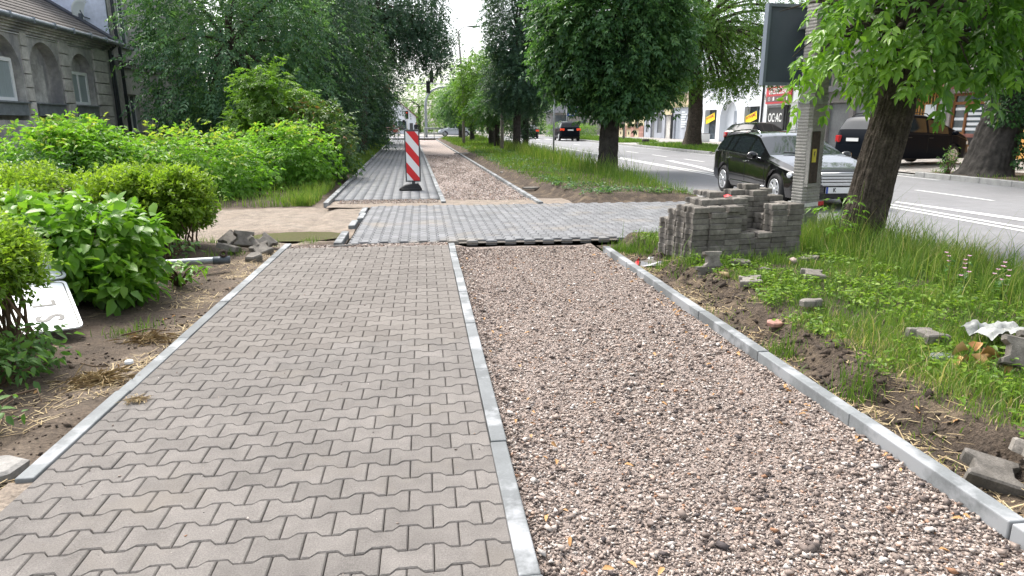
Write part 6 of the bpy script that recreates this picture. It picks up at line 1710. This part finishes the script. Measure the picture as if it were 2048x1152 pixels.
def person():
    t = thing('person', 'distant person in dark clothes bending forward near the crossing', 'person', (-.75, 82, .03))
    me = bpy.data.meshes.new('body')
    v = [(0, 0, .92), (0, -.12, 1.15), (0, -.32, 1.34), (0, -.45, 1.42), (0, -.58, 1.46), (.1, 0, .88), (.12, .03, .48), (.11, .14, .06), (.11, .0, .03), (-.1, 0, .88), (-.12, -.1, .48), (-.11, -.05, .06), (-.11, -.2, .03), (.2, -.32, 1.33), (.24, -.38, 1.05), (.2, -.5, .82), (-.2, -.32, 1.33), (-.24, -.38, 1.05), (-.2, -.5, .82)]
    e = [(0, 1), (1, 2), (2, 3), (3, 4), (0, 5), (5, 6), (6, 7), (7, 8), (0, 9), (9, 10), (10, 11), (11, 12), (2, 13), (13, 14), (14, 15), (2, 16), (16, 17), (17, 18)]
    me.from_pydata(v, e, []); me.materials.append(M['cloth'])
    o = link(bpy.data.objects.new('body', me), t)
    o.modifiers.new('skin', 'SKIN'); sk = me.skin_vertices[0].data
    rad = [.15, .16, .17, .07, .07, .11, .075, .05, .05, .11, .075, .05, .05, .08, .05, .04, .08, .05, .04]
    for s_, r_ in zip(sk, rad): s_.radius = (r_, r_)
    sk[0].use_root = True
    o.modifiers.new('sub', 'SUBSURF').levels = 1
    q = MB(); q.ell((0, -.62, 1.52), (.09, .11, .12)); q.build('head', M['skin'], t)
    q = MB(); q.ell((0, -.60, 1.56), (.1, .115, .1)); q.build('hair', M['black'], t)
person()

# ================================================================== PAVER STACK AND LOOSE THINGS
old_v, old_f = bone(L=.168, hw=.200, ww=.145, gap=.004, ch=.008, t=.0562)
old_me = bpy.data.meshes.new('old_paver'); 
old_me.from_pydata([(y, x, z + .0562) for x, y, z in old_v], [], [q[::-1] for q in old_f]); old_me.materials.append(M['paver_old']); old_me.update()
ORD = ['', 'first', 'second', 'third', 'fourth', 'fifth', 'sixth', 'seventh', 'eighth', 'ninth', 'tenth', 'eleventh', 'twelfth', 'thirteenth', 'fourteenth']
random.seed(21)
HT = [[10, 10, 10, 5, 5, 10, 10], [10, 11, 11, 11, 5, 8, 10], [9, 11, 12, 11, 11, 12, 11], [7, 10, 12, 11, 12, 13, 12]]
ROWN = ['front row', 'second row', 'third row', 'back row']
ang = math.atan2(6.93 - 6.69, 4.2 - 2.83)
O0 = np.array([2.83, 6.72]); ux = np.array([math.cos(ang), math.sin(ang)]); uy = np.array([-math.sin(ang), math.cos(ang)])
SZ = .035
for v in range(4):
    for u in range(7):
        for k in range(HT[v][u]):
            if v > 0 and u in (1, 2) and k < HT[v - 1][u] - 1 and k < min(HT[v][u - 1], HT[v][u + 1]): continue
            if v == 3 and k < HT[2][u] - 1 and u > 0: continue
            top_ = k >= HT[v][u] - 2
            j = .0045 if not top_ else .011
            p = O0 + ux * (.1 + .2 * u + random.gauss(0, j * .8) + (.035 if (v == 0 and u == 2 and k == 9) else 0)) + uy * (.085 + .178 * v + random.gauss(0, j) + (.02 if u == 0 else 0))
            o = link(bpy.data.objects.new('paver', old_me))
            o.location = (p[0], p[1], SZ + .0603 * k + random.uniform(0, .0015))
            o.rotation_euler = (random.gauss(0, .006), random.gauss(0, .006), ang + random.gauss(0, .014 if not top_ else .05) + (PI if random.random() < .5 else 0))
            up = HT[v][u] - k
            tier = 'topmost' if up == 1 else ORD[k + 1] + ' tier up'
            tag(o, f"grey double-T paver in the stack's {ROWN[v]}, {ORD[u + 1]} column from the path, {tier}", 'paver', 'old pavers stacked beside the concrete pole')

def loose(label, x, y, z, rx=0, ry=0, rz=0, name='paver', s=1.0, half=False, me=None, cat='paver', group='old pavers lying loose'):
    m_ = me or old_me
    o = link(bpy.data.objects.new(name, m_)); o.location = (x, y, z); o.rotation_euler = (R(rx), R(ry), R(rz)); o.scale = (s, s, s)
    return tag(o, label, cat, group)
def vz(x, y): return float(verge_h(np.array(x), np.array(y)))
def lz(x, y): return float(left_h(np.array(x), np.array(y)))
def chunk(seed, sx, sy, sz, m):
    r = np.random.default_rng(seed); mb = MB(); n = 7
    poly = [(sx * (.75 + .4 * r.random()) * math.cos(2 * PI * k / n), sy * (.75 + .4 * r.random()) * math.sin(2 * PI * k / n)) for k in range(n)]
    v = [(x * .97, y * .97, 0) for x, y in poly] + [(x, y, sz * .8) for x, y in poly] + [(x * .86, y * .86, sz * r.uniform(.95, 1.08)) for x, y in poly]
    f = [list(range(n))[::-1], list(range(2 * n, 3 * n))]
    for q in range(2): f += [(q * n + i, q * n + (i + 1) % n, (q + 1) * n + (i + 1) % n, (q + 1) * n + i) for i in range(n)]
    mb.add(v, f); o = mb.build('chunk', M[m]); me = o.data; bpy.data.objects.remove(o); return me
loose('whole grey paver tilted on the bare soil just beyond the kerb, nearest of all', 2.50, 2.42, vz(2.5, 2.42) + .02, 14, 10, -32, s=1.12)
loose('second paver half hidden behind the nearest tilted paver', 2.70, 2.36, vz(2.7, 2.36) + .0, -8, 14, -25, s=1.12)
loose('double-T paver lying high in the grass left of the dry brown leaf heap', 3.28, 3.82, vz(3.28, 3.82) + .03, 3, 6, 12, s=1.05)
loose('pale flat slab in the grass below the dry brown leaf heap', 3.12, 3.50, vz(3.1, 3.5) + .03, 4, 3, 18, me=chunk(2, .14, .05, .035, 'kerb'), name='slab')
loose('upright grey paver leaning by the crumpled foil', 3.52, 3.36, vz(3.5, 3.36) + .10, 62, 8, -28, s=1.1)
loose('second upright paver leaning outermost behind the crumpled foil', 3.70, 3.42, vz(3.7, 3.42) + .12, 58, -6, -15, s=1.1)
loose('thin paver piece alone in the middle of the grass', 3.05, 4.80, vz(3.05, 4.8) + .03, -4, 4, 20, me=chunk(4, .12, .06, .05, 'paver_old'), name='paver_piece')
loose('reddish brown tile piece at the soil edge beside the kerb', 2.58, 4.50, vz(2.58, 4.5) + .02, 5, 2, 30, me=chunk(5, .09, .06, .03, 'brick_pink'), name='tile_piece')
loose('double-T paver sunk in grass below the stack, close to the soil edge', 2.95, 5.62, vz(2.95, 5.62) + .02, 8, -5, -22)
loose('double-T paver on the grass farther toward the big trunk', 3.62, 5.72, vz(3.62, 5.72) + .03, 10, 4, -14)
loose('dark broken slab in the grass right at the foot of the stack', 3.22, 6.38, vz(3.2, 6.38) + .02, 3, 6, 15, me=chunk(6, .13, .09, .04, 'paver_old'), name='slab')
loose('small flat paver piece between the dark slab and the rounded stone', 3.33, 6.05, vz(3.33, 6.05) + .02, 2, 3, 10, me=chunk(7, .1, .05, .04, 'paver_old'), name='paver_piece')
loose('long grey slab in grass at the right end of the stack', 4.02, 6.45, vz(4.0, 6.45) + .03, 2, -3, 10, me=chunk(8, .15, .07, .035, 'paver_old'), name='slab')
loose('paver leaning upper of the two beside the stack corner', 2.86, 6.30, vz(2.86, 6.3) + .10, 72, 2, 8)
loose('lower paver standing under the leaning one by the stack corner', 2.78, 6.26, vz(2.78, 6.26) - .02, 82, -4, 4)
loose('paver wrapped round with red and white tape near the kerb end', 2.58, 7.32, vz(2.58, 7.32) + .0, 3, -4, 16)
st = rocks('stone', np.array([[3.76, 6.3, vz(3.76, 6.3) + .04]]), np.array([.055]), np.array([.55])); del st['kind']; tag(st, 'rounded beige field stone lying in the grass before the stack', 'stone')
st = rocks('stone', np.array([[2.86, 5.98, vz(2.86, 5.98) + .03]]), np.array([.06]), np.array([.4])); del st['kind']; st.data.materials[0] = M['straw']; tag(st, 'yellowish clod of earth in the grass below the stack', 'stone')
tp = thing('warning_tape', 'torn strip of red and white tape lying around a paver by the kerb', 'tape', (2.58, 7.32, vz(2.58, 7.32)))
for m_, pts in (('tape_white', [(-.16, -.12), (-.05, -.15), (.08, -.14), (.17, -.08), (.26, -.02)]), ('red', [(-.18, -.11), (-.17, .03), (-.1, .12)]), ('tape_white', [(.02, .10), (.1, .13), (.16, .09), (.05, .24)]), ('red', [(.26, -.02), (.34, .02), (.44, .0)])):
    q = MB(); v = []
    for i, (x, y) in enumerate(pts): v += [(x, y, .02 + .015 * (i % 2)), (x + .02, y + .03, .05 + .03 * ((i + 1) % 2))]
    q.add(v, [(2 * i, 2 * i + 2, 2 * i + 3, 2 * i + 1) for i in range(len(pts) - 1)]); q.build('tape_stretch', M[m_], tp)
tp = thing('warning_tape', 'scrap of red tape caught between pavers high in the stack', 'tape', tuple(O0 + ux * .62 + uy * .30) + (SZ + .0603 * 11,))
q = MB(); q.add([(-.05, 0, 0), (.0, -.02, .02), (.05, .02, .01), (-.05, .04, .02), (0, .04, .035), (.05, .05, .02)], [(0, 1, 4, 3), (1, 2, 5, 4)]); q.build('tape_stretch', M['red'], tp)

def leaf_heap():
    t = thing('leaf_heap', 'curled heap of dry orange brown leaves in the grass', 'leaves', (3.32, 3.42, vz(3.32, 3.42)))
    r = np.random.default_rng(8)
    for k in range(11):
        p = r.normal(0, .05, (1, 3)); p[0, 0] *= 1.5; p[0, 2] = .02 + .1 * r.random()
        v, f, kk_ = leaf_arrays(p * 0, norm(r.normal(0, 1, (1, 3))), norm(r.normal(0, 1, (1, 3)) + np.array([[0, 0, .8]])), np.array([r.uniform(.09, .16)]), np.array([.08]), True, .7, .6)
        o = npmesh('leaf', v, f, M['dryleaf'], t, True); o.location = p[0]
leaf_heap()
def foil():
    t = thing('foil_sheet', 'crumpled pale plastic sheet with dark spots lying behind the upright pavers', 'plastic sheet', (3.72, 3.68, vz(3.7, 3.68)))
    n = 26; X, Y = np.meshgrid(np.linspace(-.2, .32, n), np.linspace(-.1, .16, n))
    Z = .05 + .13 * np.abs(fbm(X * 7 + 3, Y * 7) - .5) * 2 + .07 * fbm(X * 16, Y * 16) - .25 * (X ** 2 + Y ** 2)
    i = (np.arange(n - 1)[:, None] * n + np.arange(n - 1)[None]).ravel()
    npmesh('sheet', np.stack([X + .03 * fbm(Y * 9, X), Y, Z], -1).reshape(-1, 3), np.stack([i, i + 1, i + n + 1, i + n], 1), M['plastic'], t)
foil()
random.seed(14)
for k, (x, y, h) in enumerate([(4.52, 5.15, .34), (4.62, 5.06, .33), (4.42, 4.85, .26), (4.66, 4.78, .3), (4.80, 4.86, .31), (4.6, 4.66, .24)]):
    t = thing('wildflower', ['tallest pink mallow flower at the road end of its clump', 'pink mallow flower beside the tallest one', 'low pale mallow flower nearest the mown grass', 'pink mallow flower in the middle of the roadside clump', 'outer pink mallow flower leaning to the asphalt', 'lowest mallow flower of the roadside clump'][k], 'flower', (x, y, vz(x, y)), 0, 'pink mallow flowers in the grass')
    q = MB(); q.tube([(0, 0, 0), (.02, 0, h * .5), (.0, .01, h)], [.004, .003, .002], 5); q.build('stem', M['stem'], t)
    for j in range(3):
        c = np.array([random.uniform(-.035, .035), random.uniform(-.03, .03), h - .035 * j])
        a = np.linspace(0, 2 * PI, 6)[:5]; D = np.stack([np.cos(a), np.sin(a), np.full(5, .5)], 1)
        v, f, kk_ = leaf_arrays(np.tile(c, (5, 1)), D, np.tile([0, 0, 1.0], (5, 1)), np.full(5, .024), np.full(5, .02), True, .1, 0); npmesh('blossom', v, f, M['pink'], t, True)
    r = np.random.default_rng(k); n = 14; P = np.stack([np.zeros(n), np.zeros(n), r.uniform(.02, h * .9, n)], 1); D = norm(r.normal(0, 1, (n, 3)) + np.array([0, 0, .3]))
    v, f, kk_ = leaf_arrays(P, D, np.tile([0, 0, 1.0], (n, 1)), np.full(n, .06), np.full(n, .03), True); npmesh('foliage', v, f, M['l_nettle'], t, True, np.repeat(r.random(n), kk_))
def young_shoot():
    t = thing('ash_shoot', 'young leafy shoot growing between concrete pole and big trunk', 'plant', (4.72, 7.05, vz(4.72, 7.05)))
    r = np.random.default_rng(17); q = MB()
    tips = [(.02, .0, .62), (-.10, .05, .50), (.12, -.03, .48), (.06, .06, .36), (-.05, -.05, .30)]
    for p in tips: q.tube([(0, 0, -.02), (p[0] * .3, p[1] * .3, p[2] * .6), p], [.006, .005, .003], 5)
    q.build('stem', M['stem'], t)
    B = np.repeat(np.array(tips), 4, 0) + r.normal(0, .015, (20, 3)); D = norm(np.concatenate([r.normal(0, 1, (20, 2)), np.full((20, 1), .1)], 1))
    p, d_, u_, l_, t_ = sprays(B, D, r.uniform(.1, .2, 20), 2, .085, .4, np.full(20, .75), r)
    for i in range(len(p)):
        v, f, k = leaf_arrays(p[i:i + 1] * 0, d_[i:i + 1], u_[i:i + 1], l_[i:i + 1], l_[i:i + 1] * .36, True); o = npmesh('leaf', v, f, M['l_near'], t, True, np.full(k, t_[i])); o.location = p[i]
young_shoot()

# ---- left side
HP = 'broken pavers heaped by the hedge'
for i, (x, y, z, rx, ry, rz, s, lab) in enumerate([
    (-2.30, 8.72, .10, 58, 10, 25, 1.25, 'upright dark paver on top of the heap beside the puddle'),
    (-2.50, 8.88, .05, 20, -30, 50, 1.2, 'paver leaning back at the hedge side of the heap'),
    (-2.42, 8.45, .0, -12, 14, -10, 1.2, 'pale flat paver in front of the heap by the hedge stems'),
    (-2.12, 8.55, .02, 40, 40, 70, 1.2, 'paver standing edgeways in the middle of the heap'),
    (-2.02, 8.42, -.01, 25, -15, 30, 1.2, 'brownish paver at the path side of the heap'),
    (-2.05, 8.80, .03, 35, 35, -20, 1.15, 'paver tilted toward the puddle at the back of the heap')]):
    loose(lab, x, y, lz(x, y) + z + .03, rx, ry, rz, s=s, group=HP)
loose('small broken paver lying alone between heap and kerb', -1.98, 7.92, lz(-1.98, 7.9) + .01, 14, -8, 20, me=chunk(11, .11, .08, .07, 'paver_old'), name='paver_piece', group=HP)
loose('old concrete slab corner by the end of the kerb', -2.02, 2.98, lz(-2.02, 2.98) + .0, 2, 3, 30, me=chunk(12, .22, .15, .05, 'concrete'), name='slab', cat='slab', group=None)
loose('thin flat stick lying at the top edge of the paver field', -1.05, 8.5, .0, 0, 0, 6, me=chunk(13, .16, .012, .016, 'concrete'), name='stick', cat='stick', group=None)
loose('dark plank piece lying across the far gravel by its kerb', 2.02, 34.9, .0, 0, 0, 4, me=chunk(14, .5, .12, .06, 'concrete'), name='plank', cat='plank', group=None)
loose('short plank on the soil behind the far kerb', 2.72, 21.3, -.02, 0, 0, 10, me=chunk(15, .35, .1, .05, 'concrete'), name='plank', cat='plank', group=None)
loose('grey slab end on the soil at the near end of the far kerb', 2.55, 15.9, -.02, 0, 0, 0, me=chunk(16, .22, .14, .05, 'paver_old'), name='slab', cat='slab', group=None)
loose('dark round boulder on the verge across the street', 16.6, 49.5, .06, 0, 0, 0, me=chunk(17, .28, .24, .34, 'bark_grey'), name='boulder', cat='boulder', group=None)
def fallen_pole():
    t = thing('fallen_post', 'grey steel sign post fallen in the soil with clamp at its end', 'post', (-2.12, 7.42, .07))
    q = MB(); q.tube([(.0, .0, 0), (-.12, -.04, .005), (-1.25, -.42, .03)], .037, 14); q.build('tube', M['steel'], t)
    q = MB(); q.tube([(.005, .0, 0), (-.16, -.055, .004)], .042, 14); q.build('sleeve', M['steel_dark'], t)
    q = MB(); q.lathe([(.018, -.03), (.04, -.03), (.04, .03), (.018, .03), (.018, -.03)], 16, 'z', Matrix.Translation((-.055, -.02, .07)) @ Euler((R(70), 0, R(20))).to_matrix().to_4x4()); q.build('clamp', M['iron'], t)
fallen_pole()
def fallen_sign(label, corner, ax, ay, w, h, texts, th=.012):
    """plate lying tilted: local x along its text, y up the text; corner is the plate's origin"""
    ax, ay = Vector(ax).normalized(), Vector(ay).normalized(); az = ax.cross(ay).normalized(); ay = az.cross(ax)
    t = thing('fallen_sign', label, 'sign'); t.matrix_world = Matrix.Translation(corner) @ Matrix((ax, ay, az)).transposed().to_4x4()
    def rr(w0, h0, r_, n=5):
        out = []
        for cx, cy, a0 in ((w0 - r_, h0 - r_, 0), (r_, h0 - r_, 90), (r_, r_, 180), (w0 - r_, r_, 270)):
            out += [(cx + r_ * math.cos(R(a0 + 90 * k / n)), cy + r_ * math.sin(R(a0 + 90 * k / n))) for k in range(n + 1)]
        return out
    q = MB(); q.prism(rr(w, h, .05), 0, th); q.build('plate', M['white_sign'], t)
    a, b = [(x * (w - .04) / w + .02, y * (h - .04) / h + .02) for x, y in rr(w, h, .045)], [(x * (w - .056) / w + .028, y * (h - .056) / h + .028) for x, y in rr(w, h, .04)]
    n = len(a); q = MB(); q.add([(x, y, th + .0012) for x, y in a + b], [(i, (i + 1) % n, n + (i + 1) % n, n + i) for i in range(n)]); q.build('border_line', M['black'], t)
    for s, size, x, y, rot in texts: text(s, size, Matrix.Translation((x, y, th + .001)) @ Matrix.Rotation(R(rot), 4, 'Z'), M['black'], t, .9)
    q = MB(); q.bx(w * .2, w * .8, h * .4, h * .5, -.04, -.002); q.build('back_rail', M['steel'], t)
fallen_sign('white road sign plate with a bold S lying under the leafy bush', (-2.49, 5.0, .06), (-.50, .78, .30), (-.88, -.32, .10), .72, .55, [('S', .24, .17, .17, 0), ('L', .20, .38, .18, 0)])
fallen_sign('upper white road sign with rows of letters deep behind the bushes', (-2.86, 5.62, .30), (-.60, .72, .34), (-.80, -.45, .05), .95, .55, [('NNYKCZ', .15, .42, .13, 0), ('LCA', .13, .36, .30, 0)])
cap = thing('bottle_cap', 'small white plastic cap lying on the dark soil', 'cap', (-1.98, 4.46, lz(-1.98, 4.46) + .01))
q = MB(); q.lathe([(0, .02), (.022, .02), (.026, .015), (.027, 0)], 18); q.build('cap', M['white'], cap)
def straw(label, x, y, z, n, s, seed, name='straw_clump'):
    r = np.random.default_rng(seed)
    P = np.stack([x + r.normal(0, s * .5, n), y + r.normal(0, s * .35, n), z + r.uniform(0, s * .22, n)], 1)
    D = norm(np.stack([r.normal(0, 1, n), r.normal(0, .8, n), r.normal(.12, .22, n)], 1)); L = r.uniform(.4, 1.1, n) * s
    v, f, k = leaf_arrays(P, D, np.tile([0, 0, 1.0], (n, 1)), L, np.full(n, .0045), False, .1, .3)
    o = npmesh(name, v, f, M['straw'], None, False, np.repeat(r.random(n), k)); tag(o, label, 'dry grass'); return o
straw('pale clump of dry straw beside the footpath kerb', -2.02, 4.12, lz(-2.02, 4.12), 330, .15, 1)
straw('tuft of dead weed lying on the paver field edge', -1.62, 3.68, .01, 130, .055, 2)
straw('brown dry grass heap beneath the leafy bush', -2.05, 4.95, lz(-2.05, 4.95), 260, .13, 3)
def twigs(label, seed, pts, rad):
    q = MB(); q.tube(pts, rad, 6); o = q.build('twig', M['twig']); tag(o, label, 'twig', 'dry twigs on the soil')
twigs('thin dry twig on dark soil below the leafy bush', 1, [(-2.2, 4.9, .02), (-2.05, 4.98, .04), (-1.9, 4.97, .02)], [.006, .005, .003])
twigs('bent brown twig under the nearest hedge', 2, [(-2.35, 3.75, .03), (-2.2, 3.82, .05), (-2.12, 3.7, .02)], [.007, .006, .003])
twigs('long bare twig beside the pale straw clump', 3, [(-2.22, 4.35, .01), (-2.08, 4.22, .03), (-2.0, 4.24, .02)], [.005, .005, .003])
broad_bush('weed_plant', 'pale green weed growing alone in front of the ivy tree', (14.95, 17.6, .1), [((0, 0, .35), (.16, .16, .42), 1)], 71, 150, .11, 0, 'l_nettle', .4)
